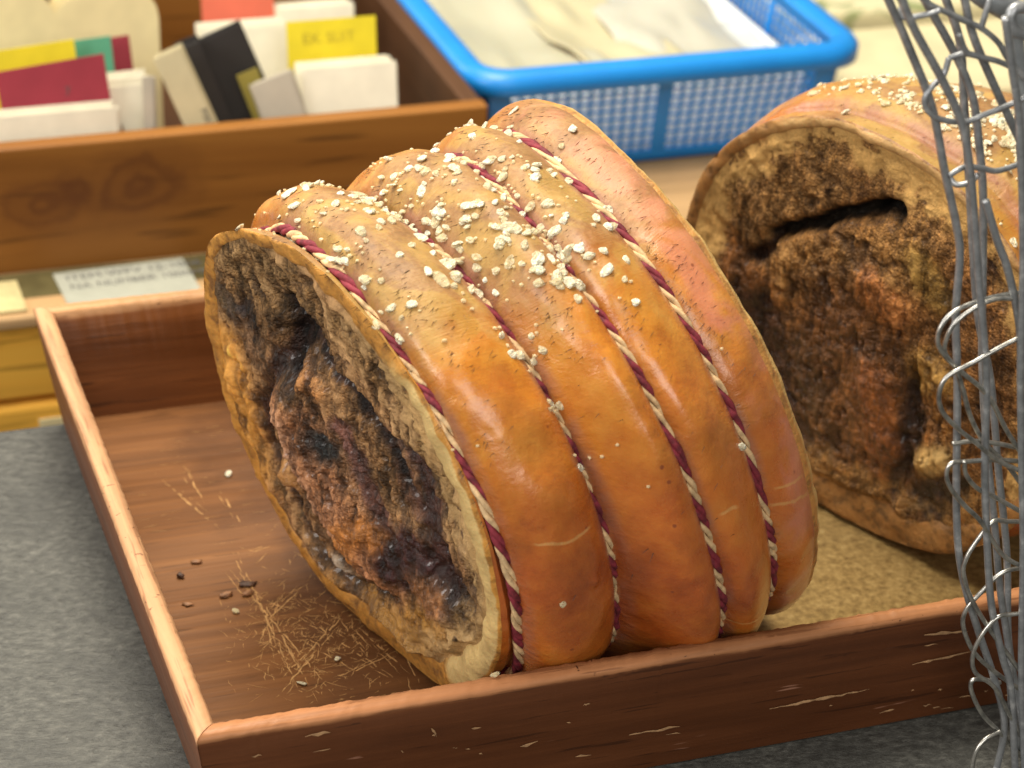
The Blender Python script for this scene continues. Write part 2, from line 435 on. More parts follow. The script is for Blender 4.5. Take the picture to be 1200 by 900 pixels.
# ------------------------------------------------------------------ roast materials
def mat_skin(name, tone=1.0):
    k = NT(name)
    A = k.attr('zone').outputs['Color']; z = k.sep(A)          # R: dry top crust, G: groove, B: end lip
    v = k.coord()
    big = k.noise(v, 14, 4, 0.55, 0.4); mid = k.noise(v, 60, 5, 0.6); fine = k.noise(v, 420, 4, 0.65); mot = k.noise(v, 30, 3, 0.5, 1.0)
    c = k.ramp(k.math('ADD', big, k.math('MULTIPLY', k.math('SUBTRACT', mid, 0.5), 0.55)),
               [(0.26, (0.26, 0.050, 0.012)), (0.42, (0.43, 0.100, 0.015)), (0.58, (0.54, 0.155, 0.021)), (0.78, (0.60, 0.235, 0.04))])
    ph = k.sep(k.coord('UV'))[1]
    low = k.step(k.math('ADD', ph, k.math('MULTIPLY', k.math('SUBTRACT', big, 0.5), 0.14)), 0.37, 0.50)  # redder lower side: partly browning, partly shade put into the colour
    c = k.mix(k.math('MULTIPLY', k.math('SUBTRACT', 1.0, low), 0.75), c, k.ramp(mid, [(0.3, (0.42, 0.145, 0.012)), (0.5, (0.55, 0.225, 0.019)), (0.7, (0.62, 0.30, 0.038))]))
    c = k.mix(k.step(mot, 0.55, 0.7, 0, 0.3), c, (0.34, 0.085, 0.018))
    dry = k.step(k.math('ADD', z[0], k.math('MULTIPLY', k.math('SUBTRACT', mid, 0.5), 0.55)), 0.3, 0.85)
    tan = k.ramp(k.math('ADD', k.math('MULTIPLY', mid, 0.6), k.math('MULTIPLY', fine, 0.4)), [(0.33, (0.11, 0.058, 0.023)), (0.5, (0.25, 0.142, 0.055)), (0.68, (0.38, 0.245, 0.11))])
    c = k.mix(k.math('MULTIPLY', dry, 0.85), c, tan)
    yel = k.math('MULTIPLY', k.step(mot, 0.46, 0.58), k.step(z[0], 0.25, 0.6, 0, 0.35))
    c = k.mix(yel, c, (0.54, 0.35, 0.07))
    pur = k.math('MULTIPLY', k.step(z[1], 0.25, 0.9), k.step(mid, 0.38, 0.62, 0.1, 0.7))
    c = k.mix(pur, c, (0.30, 0.12, 0.085))
    lip = k.math('MULTIPLY', z[2], k.step(mot, 0.40, 0.58, 0.05, 0.62))
    c = k.mix(lip, c, (0.56, 0.20, 0.135))
    # small dark freckles and pores of the rind
    vo = k.vor(k.mix(0.012, v, k.n('ShaderNodeTexNoise', i_Scale=90.0).outputs[1]), 430)
    vo2 = k.vor(v, 75)
    pore = k.math('MULTIPLY', k.step(vo[0], 0.10, 0.2, 0.8, 0), k.step(k.math('ADD', z[0], k.math('MULTIPLY', k.math('SUBTRACT', mot, 0.5), 0.8)), 0.45, 0.8, 0, 0.6))
    c = k.mix(pore, c, (0.07, 0.035, 0.016))
    spot = k.math('MULTIPLY', k.step(vo2[0], 0.05, 0.09, 1, 0), k.step(mot, 0.5, 0.56, 0, 0.7))
    c = k.mix(spot, c, (0.16, 0.03, 0.014))
    # fine pale stretch creases running across the bands
    uv = k.sep(k.coord('UV'))
    wob = k.math('MULTIPLY', k.math('SUBTRACT', k.noise(v, 45, 3), 0.5), 0.012)
    for v0, u0, u1 in ((0.614, 0.17, 0.36), (0.60, 0.40, 0.66), (0.567, 0.62, 0.83), (0.50, 0.86, 0.99), (0.485, 0.66, 0.74), (0.475, 0.2, 0.34), (0.49, 0.88, 0.98)):
        d = k.math('ABSOLUTE', k.math('SUBTRACT', k.math('ADD', uv[1], wob), v0))
        ln = k.math('MULTIPLY', k.step(d, 0.0004, 0.0013, 0.55, 0), k.math('MULTIPLY', k.step(uv[0], u0, u0 + 0.02), k.step(uv[0], u1 - 0.02, u1, 1, 0)))
        c = k.mix(ln, c, (0.66, 0.38, 0.13))
    wr = k.noise(k.coord('UV', (14, 900, 1)), 1.0, 3, 0.6)
    h = k.math('ADD', k.math('MULTIPLY', mid, 0.9), k.math('ADD', k.math('MULTIPLY', fine, 0.35), k.math('MULTIPLY', pore, -0.6)))
    h = k.math('ADD', h, k.math('MULTIPLY', k.math('MULTIPLY', wr, z[0]), 0.5))
    wr2 = k.noise(k.coord('UV', (26, 150, 1)), 1.0, 4, 0.6, 0.8)
    h = k.math('ADD', h, k.math('MULTIPLY', wr2, k.math('ADD', 0.35, k.math('MULTIPLY', z[1], 1.2))))
    rg = k.math('ADD', k.step(dry, 0, 1, 0.3, 0.62), k.math('MULTIPLY', k.math('SUBTRACT', mid, 0.5), 0.25))
    k.b.inputs['Subsurface Radius'].default_value = (0.007, 0.003, 0.001); k.b.inputs['Subsurface Scale'].default_value = 1.0
    return k.out(c, rg, k.bump(h, 0.5, 0.0013), Subsurface_Weight=0.22, Coat_Weight=k.step(dry, 0, 1, 0.65, 0.05), Coat_Roughness=0.24)
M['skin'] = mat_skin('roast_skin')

def mat_meat(name, grain=1.0):
    k = NT(name)
    A = k.attr('meat'); c = A.outputs['Color']; wet = A.outputs['Alpha']
    v = k.coord()
    fine = k.noise(v, 620, 5, 0.72); mid = k.noise(v, 130, 6, 0.68, 0.5)
    vo = k.vor(v, 780); vd = k.noise(v, 25, 3)
    cell = k.sep(vo[1])[0]
    pale0 = k.step(k.sep(c)[1], 0.17, 0.32, 1.0, 0.3)
    c = k.mix(pale0, c, k.ramp(mid, [(0.28, (0.22, 0.17, 0.16)), (0.5, (0.92, 0.9, 0.88)), (0.72, (1.6, 1.52, 1.4))]), 'MULTIPLY')
    c = k.mix(k.step(fine, 0.60, 0.74, 0, 0.5 * grain), c, k.mix(1.0, c, (2.2, 1.9, 1.5), 'MULTIPLY'))
    c = k.mix(k.math('MULTIPLY', pale0, k.step(fine, 0.28, 0.38, 0.6, 0)), c, (0.05, 0.022, 0.012))
    pale = k.step(k.sep(c)[1], 0.17, 0.32, 1.0, 0.15)
    gr = k.math('MULTIPLY', pale, k.math('SUBTRACT', 1.0, k.math('MULTIPLY', wet, 0.85)))
    st = k.noise(k.coord('Object', (420, 420, 80), (0.35, 0.3, 0)), 1.0, 4, 0.6, 0.8)
    c = k.mix(k.math('MULTIPLY', pale, 0.9), c, k.ramp(st, [(0.3, (0.4, 0.36, 0.36)), (0.5, (1, 1, 1)), (0.7, (1.6, 1.5, 1.35))]), 'MULTIPLY')
    c = k.mix(k.math('MULTIPLY', gr, 0.7), c, k.mix(cell, (0.5, 0.46, 0.44), (1.6, 1.52, 1.4)), 'MULTIPLY')
    h = k.math('ADD', k.math('MULTIPLY', fine, 0.9), k.math('ADD', k.math('MULTIPLY', st, 0.8), k.math('SUBTRACT', mid, k.math('MULTIPLY', vo[0], k.math('MULTIPLY', gr, 1.0 * grain)))))
    rg = k.math('SUBTRACT', 0.62, k.math('MULTIPLY', wet, 0.40))
    return k.out(c, rg, k.bump(h, 0.8, 0.0016), Coat_Weight=k.math('MULTIPLY', wet, 0.5), Coat_Roughness=0.12, Specular_IOR_Level=k.math('ADD', 0.15, k.math('MULTIPLY', wet, 0.5)))
M['meat'] = mat_meat('roast_meat')

def mat_rind(name, cream, dark, orange, pores=0.5):
    """colour attribute 'zone': R = amount of clean cream fat, else toasted brown"""
    k = NT(name); v = k.coord()
    z = k.sep(k.attr('zone').outputs['Color'])[0]
    n = k.noise(v, 42, 5, 0.6); f = k.noise(v, 380, 4, 0.65); m = k.noise(v, 120, 5, 0.65, 0.5)
    clean = k.step(k.math('ADD', z, k.math('MULTIPLY', k.math('SUBTRACT', n, 0.5), 0.8)), 0.3, 0.7)
    a = k.ramp(n, [(0.3, tuple(x * 0.8 for x in cream)), (0.5, cream), (0.7, tuple(min(1, x * 1.12) for x in cream))])
    b = k.ramp(m, [(0.32, dark), (0.48, orange), (0.66, tuple(min(1, x * 1.35) for x in orange))])
    c = k.mix(clean, b, a)
    vo = k.vor(v, 150)
    c = k.mix(k.math('MULTIPLY', k.step(vo[0], 0.16, 0.3, pores, 0), k.math('SUBTRACT', 1.0, k.math('MULTIPLY', clean, 0.9))), c, tuple(x * 0.6 for x in dark))
    c = k.mix(k.step(f, 0.6, 0.7, 0, 0.35), c, orange)
    return k.out(c, 0.5, k.bump(k.math('ADD', n, k.math('ADD', f, m)), 0.6, 0.0013), Subsurface_Weight=0.06)
M['rind'] = mat_rind('cut_rind', (0.70, 0.49, 0.20), (0.22, 0.10, 0.03), (0.48, 0.22, 0.042))
M['rind_far'] = mat_rind('cut_rind_far', (0.54, 0.34, 0.12), (0.2, 0.09, 0.03), (0.42, 0.2, 0.05))
M['rind_tan'] = mat_rind('toasted_rind', (0.50, 0.29, 0.11), (0.12, 0.06, 0.022), (0.30, 0.14, 0.04))
M['maroon'] = mat_plain('maroon_twine', (0.185, 0.018, 0.03), 0.75, 0.45, 260, 0.6)
M['cream'] = mat_plain('cream_twine', (0.64, 0.44, 0.23), 0.75, 0.3, 260, 0.6)
M['bristle'] = mat_plain('bristle', (0.035, 0.02, 0.012), 0.5)
k = NT('coarse_salt'); v = k.coord()
n = k.noise(v, 1.3, 3, 0.6)
oi = k.n('ShaderNodeObjectInfo').outputs['Random']
c = k.mix(oi, k.mix(n, (0.84, 0.67, 0.36), (0.92, 0.80, 0.52)), k.mix(n, (0.92, 0.83, 0.60), (0.96, 0.92, 0.76)))
M['salt'] = k.out(c, 0.22, k.bump(n, 0.5, 0.1), Alpha=k.step(k.math('ADD', oi, k.math('MULTIPLY', n, 0.4)), 0.1, 1.2, 0.55, 0.95), IOR=1.5, Subsurface_Weight=0.25, Subsurface_Scale=1.0, Subsurface_Radius=(0.002, 0.0016, 0.001))

# ------------------------------------------------------------------ roast builder
class Roast:
    def __init__(s, ts, st, grooves, amps, expo=2.15, seed=0, lump=0.0012, back=None):
        s.ts = np.array(ts); s.st = np.array(st); s.gr = grooves; s.amps = amps; s.e = 2 / expo; s.seed = seed; s.lump = lump; s.back = back if back is not None else [1.0] * len(ts)
        s.tan = np.gradient(s.st, s.ts, axis=0)
    def par(s, t):
        t = np.asarray(t, float)
        i = np.clip(np.searchsorted(s.ts, t) - 1, 0, len(s.ts) - 2)
        h = (s.ts[i + 1] - s.ts[i]); f = ((t - s.ts[i]) / h)[..., None]; h = h[..., None]
        p0, p1, m0, m1 = s.st[i], s.st[i + 1], s.tan[i] * h, s.tan[i + 1] * h
        return (2 * f ** 3 - 3 * f ** 2 + 1) * p0 + (f ** 3 - 2 * f ** 2 + f) * m0 + (-2 * f ** 3 + 3 * f ** 2) * p1 + (f ** 3 - f ** 2) * m1
    def frame(s, t):
        p = s.par(t); yaw, tilt = p[..., 0], p[..., 1]
        ax = np.stack([np.cos(yaw) * np.cos(tilt), np.sin(yaw) * np.cos(tilt), np.sin(tilt)], -1)
        sd = np.stack([-np.sin(yaw), np.cos(yaw), np.zeros_like(yaw)], -1)
        return p, ax, sd, np.cross(ax, sd)
    def bulge(s, t):
        edges = [0.0] + list(s.gr) + [1.0]
        r = np.zeros_like(t); g = np.zeros_like(t)
        for k_, (a, b) in enumerate(zip(edges[:-1], edges[1:])):
            m = (t >= a) & (t <= b); x = (t - a) / (b - a)
            if k_ == 0: x = x * 0.5 + 0.5
            if k_ == len(edges) - 2: x = x * 0.5
            if k_ in (0, len(edges) - 2):
                w = smooth(np.where(k_ == 0, 1 - (x - 0.5) * 2, x * 2), 0, 0.55)
                if k_: w = np.clip(np.sin(np.pi * np.clip(x * 2, 0, 1)), 0, 1) ** 0.6
                r = np.where(m, s.amps[k_] * w, r)
            else:
                r = np.where(m, s.amps[k_] * np.clip(np.sin(np.pi * np.clip(x, 0, 1)), 0, 1) ** 0.5, r)
        for q in s.gr: g = np.maximum(g, np.exp(-((t - q) / 0.035) ** 2))
        return r, g
    def pos(s, t, ph, extra=0.0, noise=True):
        t, ph = np.broadcast_arrays(np.asarray(t, float), np.asarray(ph, float))
        p, ax, sd, up = s.frame(t)
        c = p[..., 2:5]; a, b = p[..., 5], p[..., 6]
        r, g = s.bulge(t)
        cx, cy = np.cos(ph), np.sin(ph)
        X = np.sign(cx) * np.abs(cx) ** s.e; Y = np.sign(cy) * np.abs(cy) ** s.e
        X = np.where(cx > 0, X * np.interp(t, s.ts, s.back), X)
        base = c + (a * X)[..., None] * sd + (b * Y)[..., None] * up
        out = (X / a)[..., None] * sd + (Y / b)[..., None] * up
        out /= np.linalg.norm(out, axis=-1, keepdims=True)
        d = r + extra
        if noise:
            d = d + fbm(base, 22, 3, s.seed) * s.lump * 1.8 * (1 - 0.7 * g) + fbm(base, 90, 3, s.seed + 3) * s.lump * 0.4
        q = base + out * np.asarray(d)[..., None]
        zf = FZ + 0.0004
        dz = q[..., 2] - zf
        q = q.copy(); q[..., 2] = zf + np.where(dz > 0.012, dz, 0.0035 * np.log1p(np.exp(np.clip((dz - 0.0005) / 0.0035, -40, 40))))
        return q, out, ax, g
def build_skin(R, parent, nt=260, nph=380, t0=0.0, t1=1.0, dry_c=95, mat=None, pimple=None):
    T = np.linspace(t0, t1, nt); PH = np.linspace(0, 2 * np.pi, nph, endpoint=False)
    TT, PP = np.meshgrid(T, PH, indexing='ij')
    q, out, ax, g = R.pos(TT, PP)
    q = q.reshape(-1, 3)
    if pimple is not None:
        o = out.reshape(-1, 3)
        for (u, v, rr, hh) in pimple:
            c = R.pick(u, v)[0]
            d = np.linalg.norm(q - c, axis=1)
            q = q + o * (hh * np.exp(-(d / rr) ** 2))[:, None]
    me = mesh('skin', q, grid_faces(nt, nph, True))
    deg = np.degrees(PP).ravel()
    dry = np.exp(-((deg - dry_c) / 38.0) ** 2)
    lipz = smooth(TT.ravel(), R.gr[-1] + 0.02, R.gr[-1] + 0.06)
    color_attr(me, 'zone', np.stack([dry, g.ravel(), lipz], 1))
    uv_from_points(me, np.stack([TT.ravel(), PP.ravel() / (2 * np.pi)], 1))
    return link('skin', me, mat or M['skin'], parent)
def pick(R, u, v):
    """point of the skin seen at a pixel of the photograph -> (point, normal, t, phi)"""
    if not hasattr(R, 'cache'):
        T = np.linspace(0, 1, 320); PH = np.linspace(0, 2 * np.pi, 500, endpoint=False)
        TT, PP = np.meshgrid(T, PH, indexing='ij')
        q, o, ax, g = R.pos(TT, PP, noise=False)
        R.cache = (q.reshape(-1, 3), o.reshape(-1, 3), TT.ravel(), PP.ravel(), project(q.reshape(-1, 3)))
    q, o, T, P_, px = R.cache
    d = np.hypot(px[:, 0] - u, px[:, 1] - v)
    face = ((CP - q) * o).sum(1) > 0
    d = np.where(face, d, 1e9)
    near = d < max(3.0, d.min() + 1)
    dist = np.linalg.norm(q - CP, axis=1)
    i = np.argmin(np.where(near, dist, 1e9))
    return q[i], o[i], T[i], P_[i]
Roast.pick = pick

def build_band(R, parent, t, sign, thick, mat, seed, name='cut_rind', nph=380, lift=0.003, clean=lambda d: np.ones_like(d)):
    """the cut edge of the rind at an end; sign -1 = near end, +1 = far end. returns inner ring"""
    PH = np.linspace(0, 2 * np.pi, nph, endpoint=False)
    q, out, ax, g = R.pos(np.full(nph, t), PH)
    nz = fbm(np.stack([np.cos(PH) * 3, np.sin(PH) * 3, np.zeros(nph) + seed], 1), 1.6, 4, seed)
    th = thick(PH) * (1 + 0.22 * nz)
    rows = []
    prof = [(0, 0), (0.06, 0.45), (0.18, 0.8), (0.38, 1.0), (0.6, 0.95), (0.8, 0.6), (0.95, 0.1), (1.05, -0.5), (1.1, -1.0)]
    fine = lambda P_: fbm(P_, 130, 4, seed + 9)
    for (f, l) in prof:
        row = q - out * (th * f)[:, None] + ax * (sign * lift * l * (1 + 0.4 * nz) * (0.25 + 0.75 * clean(np.degrees(PH))))[:, None]
        w = 0 if f == 0 else 1
        row = row + ax * (sign * fine(row) * (0.0012 if sign < 0 else 0.0005) * w)[:, None]
        row[:, 2] = np.maximum(row[:, 2], FZ + 0.0003)
        rows.append(row)
    V = np.concatenate(rows)
    F = grid_faces(len(prof), nph, True)
    if sign > 0: F = [f[::-1] for f in F]
    else: F = [f for f in F]
    me = mesh(name, V, F)
    bmm = bmesh.new(); bmm.from_mesh(me); bmesh.ops.recalc_face_normals(bmm, faces=bmm.faces[:]); bmm.to_mesh(me); bmm.free()
    zc = np.concatenate([clean(np.degrees(PH)) * w_ for w_ in (0, 0.3, 0.85, 1, 1, 1, 1, 1, 1)]); color_attr(me, 'zone', np.stack([zc, zc, zc], 1))
    o = link(name, me, mat, parent)
    return rows[-2], rows[-1]

def build_face(R, parent, ring, t, sign, feats, base, seed, nr=190, fibre=0.75, pits=0.5, sx_=1.0, ew=(0.78, 0.97), ewt=lambda d: 0.15 + 0.85 * smooth(d, 95, 135) * (1 - smooth(d, 235, 255)), recess=0.004, rough=0.003, name='meat_face', wet0=0.25, edge_col=None):
    """meat surface inside the rind: a disc in polar form, shaped and coloured by a list of features
       feat = (polyline [(x, y)] in plane metres, width, height, colour or None, wet)"""
    nph = len(ring)
    p, ax, sd, up = R.frame(np.array(t)); c = p[2:5]
    out = ax * sign
    rho = np.linspace(0, 1, nr) ** 0.85
    ctr = ring.mean(0)
    P_ = ctr + rho[:, None, None] * (ring - ctr)[None]
    flat = P_.reshape(-1, 3)
    X = (flat - c) @ sd; Y = (flat - c) @ up
    rr = np.repeat(rho, nph)
    warp = fbm(flat, 70, 3, seed + 2) * 0.0028; warp2 = fbm(flat + 5, 70, 3, seed + 4) * 0.0028
    Xw, Yw = X + warp, Y + warp2
    h = -recess * (1 - smooth(rr, 0.9, 1.0)) + fbm(flat, 38, 4, seed) * rough + np.abs(fbm(flat, 110, 4, seed + 1)) * rough * 0.9 + fbm(flat, 330, 3, seed + 8) * rough * 0.3
    h = h * smooth(1 - rr, 0, 0.06)
    col = np.tile(np.array(base, float), (len(flat), 1)); wet = np.full(len(flat), wet0)
    tone = fbm(flat, 45, 4, seed + 20)
    col = col * (1 + 0.5 * tone[:, None])
    fib = fbm(np.stack([X, Y * 0.28, X * 0 + seed], 1), 260, 4, seed + 40, 0.6)
    pit = smooth(fbm(flat, 120, 4, seed + 44, 0.6), 0.30, 0.75)
    rough_h = (0.0007 * fib - 0.0016 * pit) * smooth(1 - rr, 0, 0.06)
    for (poly, width, height, colour, wv) in feats:
        poly = np.array(poly, float) * np.array([sx_, 1.0])
        d = np.full(len(flat), 1e9)
        if len(poly) == 1: d = np.hypot(Xw * sx_ - poly[0, 0], Yw - poly[0, 1])
        for a, b in zip(poly[:-1], poly[1:]):
            ab = b - a; tt = np.clip(((Xw * sx_ - a[0]) * ab[0] + (Yw - a[1]) * ab[1]) / (ab @ ab), 0, 1)
            d = np.minimum(d, np.hypot(Xw * sx_ - a[0] - tt * ab[0], Yw - a[1] - tt * ab[1]))
        w = np.exp(-(d / width) ** 2 * 1.2) * smooth(1 - rr, 0, 0.05)
        h = h + height * w
        if colour is not None:
            wc = np.clip(np.exp(-(d / width) ** 4) * 1.1, 0, 1)[:, None]
            col = col * (1 - wc) + np.array(colour) * (1 + 0.35 * tone[:, None]) * wc
        if wv is not None: wet = wet * (1 - w) + wv * w
    dryness = 1 - 0.75 * smooth(wet, 0.5, 0.9) * (col[:, 1] > 0.10)
    h = h + rough_h * dryness; fib = fib * dryness; pit = pit * dryness
    col = col * np.clip(1 + fibre * fib, 0.25, 2.2)[:, None]
    pw = (pit * pits)[:, None]; col = col * (1 - pw) + np.array((0.035, 0.016, 0.012)) * pw
    wet = np.clip(wet + 0.5 * pit * pits, 0, 1)
    if edge_col is not None:
        ang = np.degrees(np.arctan2(Y, X)) % 360
        spk = fbm(flat, 160, 3, seed + 30)
        w = (smooth(rr + 0.07 * tone + 0.05 * spk, ew[0], ew[1]) * ewt(ang))[:, None]
        w = w * (1 - 0.85 * smooth(spk, 0.5, 0.75)[:, None])
        col = col * (1 - w) + np.array(edge_col) * (1 + 0.25 * tone[:, None]) * w
        wet = wet * (1 - 0.6 * w[:, 0])
    flat = flat + out * h[:, None]
    flat[:, 2] = np.maximum(flat[:, 2], FZ + 0.0003)
    F = grid_faces(nr, nph, True)
    me = mesh(name, flat, F)
    bmm = bmesh.new(); bmm.from_mesh(me)
    bmesh.ops.remove_doubles(bmm, verts=[v for v in bmm.verts if v.index < nph], dist=1e-3)
    bmesh.ops.recalc_face_normals(bmm, faces=bmm.faces[:])
    keep = [v.index for v in bmm.verts]
    bmm.to_mesh(me); bmm.free()
    me.polygons.foreach_set("use_smooth", [True] * len(me.polygons))
    n = len(me.vertices)
    # vertices of row 0 collapsed into one; rebuild attributes by nearest order
    co = np.empty(n * 3, np.float32); me.vertices.foreach_get("co", co); co = co.reshape(-1, 3)
    if n == len(flat): idx = np.arange(n)
    else:
        off = len(flat) - n
        idx = np.concatenate([[0], np.arange(off + 1, len(flat))])
        if np.abs(co[1:] - flat[idx[1:]]).max() > 1e-3: idx = None
    if idx is None:
        idx = np.array([np.argmin(((flat - q) ** 2).sum(1)) for q in co])
    color_attr(me, 'meat', np.concatenate([np.clip(col[idx], 0.004, 1), wet[idx, None]], 1))
    return link(name, me, M['meat'], parent)

def build_string(R, parent, t, seed, n=760, extra=0.0010):
    PH = np.linspace(0, 2 * np.pi, n)
    wob = fbm(np.stack([np.cos(PH), np.sin(PH), np.zeros(n) + seed], 1), 2.0, 2, seed) * 0.003
    q, out, ax, g = R.pos(t + wob, PH, extra=extra)
    q[-1] = q[0]
    L = np.concatenate([[0], np.cumsum(np.linalg.norm(np.diff(q, axis=0), axis=1))])
    turns = round(L[-1] / 0.029)
    ang = 2 * np.pi * turns * L / L[-1] + fbm(np.stack([np.cos(PH), np.sin(PH), np.zeros(n)], 1), 4, 2, seed + 1) * 1.0
    top = None
    plies = []
    for k_ in range(4):
        th = ang + k_ * np.pi / 2
        pp = q + out * (np.cos(th) * 0.0011)[:, None] + ax * (np.sin(th) * 0.0017)[:, None]
        V, F = tube(pp, (0.0014 if k_ < 2 else 0.0012) * (1 + 0.22 * vnoise(pp, 260, seed + k_)), 6, False)
        nm = 'maroon_strand' if k_ < 2 else 'cream_strand'
        me = mesh(nm, V, F)
        if top is None: top = link('twine', me, M['maroon'], parent)
        else: link(nm, me, M['maroon'] if k_ < 2 else M['cream'], top)
    return top

GRAINS = []
for i in range(8):
    bmg = bmesh.new(); bmesh.ops.create_icosphere(bmg, subdivisions=2, radius=1.0)
    for f_ in bmg.faces: f_.smooth = i % 2 == 0
    dirs = [Vector(np.random.default_rng(50 + i * 7 + j).normal(size=3)).normalized() for j in range(9)]
    for v_ in bmg.verts:
        r = 1.0
        for d_ in dirs:
            dd = v_.co.normalized().dot(d_)
            if dd > 0.5: r = min(r, 0.60 / dd)
        v_.co = v_.co.normalized() * r
    sx = random.uniform(0.85, 1.6); sy = random.uniform(0.8, 1.1)
    for v_ in bmg.verts: v_.co.x *= sx; v_.co.y *= sy; v_.co.z *= 0.42
    me = bpy.data.meshes.new('salt_grain'); bmg.to_mesh(me); bmg.free()
    me.materials.append(M['salt']); GRAINS.append(me)
def grain(parent, p, nrm, r, sink=0.25):
    o = bpy.data.objects.new('salt_grain', random.choice(GRAINS)); COL.objects.link(o)
    z = Vector(nrm); rot = z.to_track_quat('Z', 'Y') @ Euler((random.gauss(0, .25), random.gauss(0, .25), random.uniform(0, 6.28))).to_quaternion()
    o.rotation_euler = rot.to_euler(); o.scale = (r, r, r)
    o.location = Vector(p) + z * r * (0.45 - sink)
    if parent is not None:
        o.parent = parent; o.matrix_parent_inverse = Matrix.Translation(root_offset(parent)).inverted()
    return o
def crumbs(R, parent, cand, name='salt_crumbs'):
    V, F = [], []
    ico = bmesh.new(); bmesh.ops.create_icosphere(ico, subdivisions=1, radius=1.0)
    iv = np.array([v.co[:] for v in ico.verts]); jf = [[v.index for v in f.verts] for f in ico.faces]; ico.free()
    for (p, nrm, r) in cand:
        b = len(V); s_ = iv * r * RNG.uniform(0.75, 1.25, (len(iv), 1)) * np.array([1, 0.85, 0.8])
        V += list(s_ + p + nrm * r * 0.4); F += [[i + b for i in f] for f in jf]
    return link(name, mesh(name, V, F, False), M['salt'], parent, 'stuff')
def bristles(R, parent, n, weight, name='bristles'):
    V, F = [], []
    cnt = 0
    while cnt < n:
        t = RNG.uniform(0.0, 0.995, 4000); ph = np.radians(RNG.uniform(40, 200, 4000))
        q, o, ax, g = R.pos(t, ph)
        w = weight(t, np.degrees(ph), q, g)
        ok = RNG.uniform(0, 1, 4000) < w
        for p, nn, a, pdeg in zip(q[ok], o[ok], ax[ok], np.degrees(ph[ok])):
            if cnt >= n: break
            cnt += 1
            tang = np.cross(a, nn)
            d = -a * random.gauss(1, .15) - tang * random.gauss(-0.25, .25) + nn * random.uniform(0.05, 0.5)
            d /= np.linalg.norm(d)
            L = random.uniform(0.0018, 0.0050); r = random.uniform(0.00008, 0.00016)
            sd = np.cross(d, nn); sd /= np.linalg.norm(sd) + 1e-9
            b = len(V); p0 = p - nn * 0.0002
            V += [p0 + sd * r, p0 - sd * r, p0 + nn * r * 2, p0 + d * L + nn * 0.0002]
            F += [(b, b + 1, b + 3), (b + 1, b + 2, b + 3), (b + 2, b, b + 3)]
    return link(name, mesh(name, V, F, False), M['bristle'], parent, 'stuff')

# ------------------------------------------------------------------ the near roast
ST1 = [(0.313, 0.229, 0.089, 0.108, 0.109, 0.101, 0.104),
       (0.225, 0.285, 0.103, 0.109, 0.111, 0.1005, 0.102),
       (0.250, 0.285, 0.141, 0.119, 0.114, 0.108, 0.103),
       (0.160, 0.350, 0.185, 0.120, 0.121, 0.120, 0.115),
       (0.195, 0.330, 0.210, 0.137, 0.123, 0.124, 0.115),
       (0.187, 0.311, 0.235, 0.157, 0.122, 0.134, 0.121)]
R1 = Roast([0, 0.14, 0.38, 0.62, 0.85, 1.0], ST1, [0.14, 0.38, 0.62, 0.85], [0.003, 0.0165, 0.0145, 0.011, 0.007], seed=3, back=[1, 0.97, 0.84, 0.76, 0.73, 0.70])
roast = empty('rolled_roast', (0.17, 0.13, FZ), 'glossy orange rolled pork roast tied with four striped strings and sprinkled with salt', 'roast')
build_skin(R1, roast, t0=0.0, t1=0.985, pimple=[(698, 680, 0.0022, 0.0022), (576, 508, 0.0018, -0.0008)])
def px_plane(R, t, pts):
    p, ax, sd, up = R.frame(np.array(float(t))); c = p[2:5]
    r = []
    for (u, v) in pts:
        w = at_plane(u, v, c, ax) - c; r.append((w @ sd, w @ up))
    return r
def thick1(PH):
    return 0.0095 + 0.004 * np.cos(PH - np.radians(200)) + 0.002 * np.sin(PH * 3 + 1)
inner, deep = build_band(R1, roast, 0.0, -1, thick1, M['rind'], 5, lift=0.0022, clean=lambda d: smooth(d, 105, 150) * (1 - smooth(d, 228, 246)))
DK = (0.030, 0.012, 0.009)
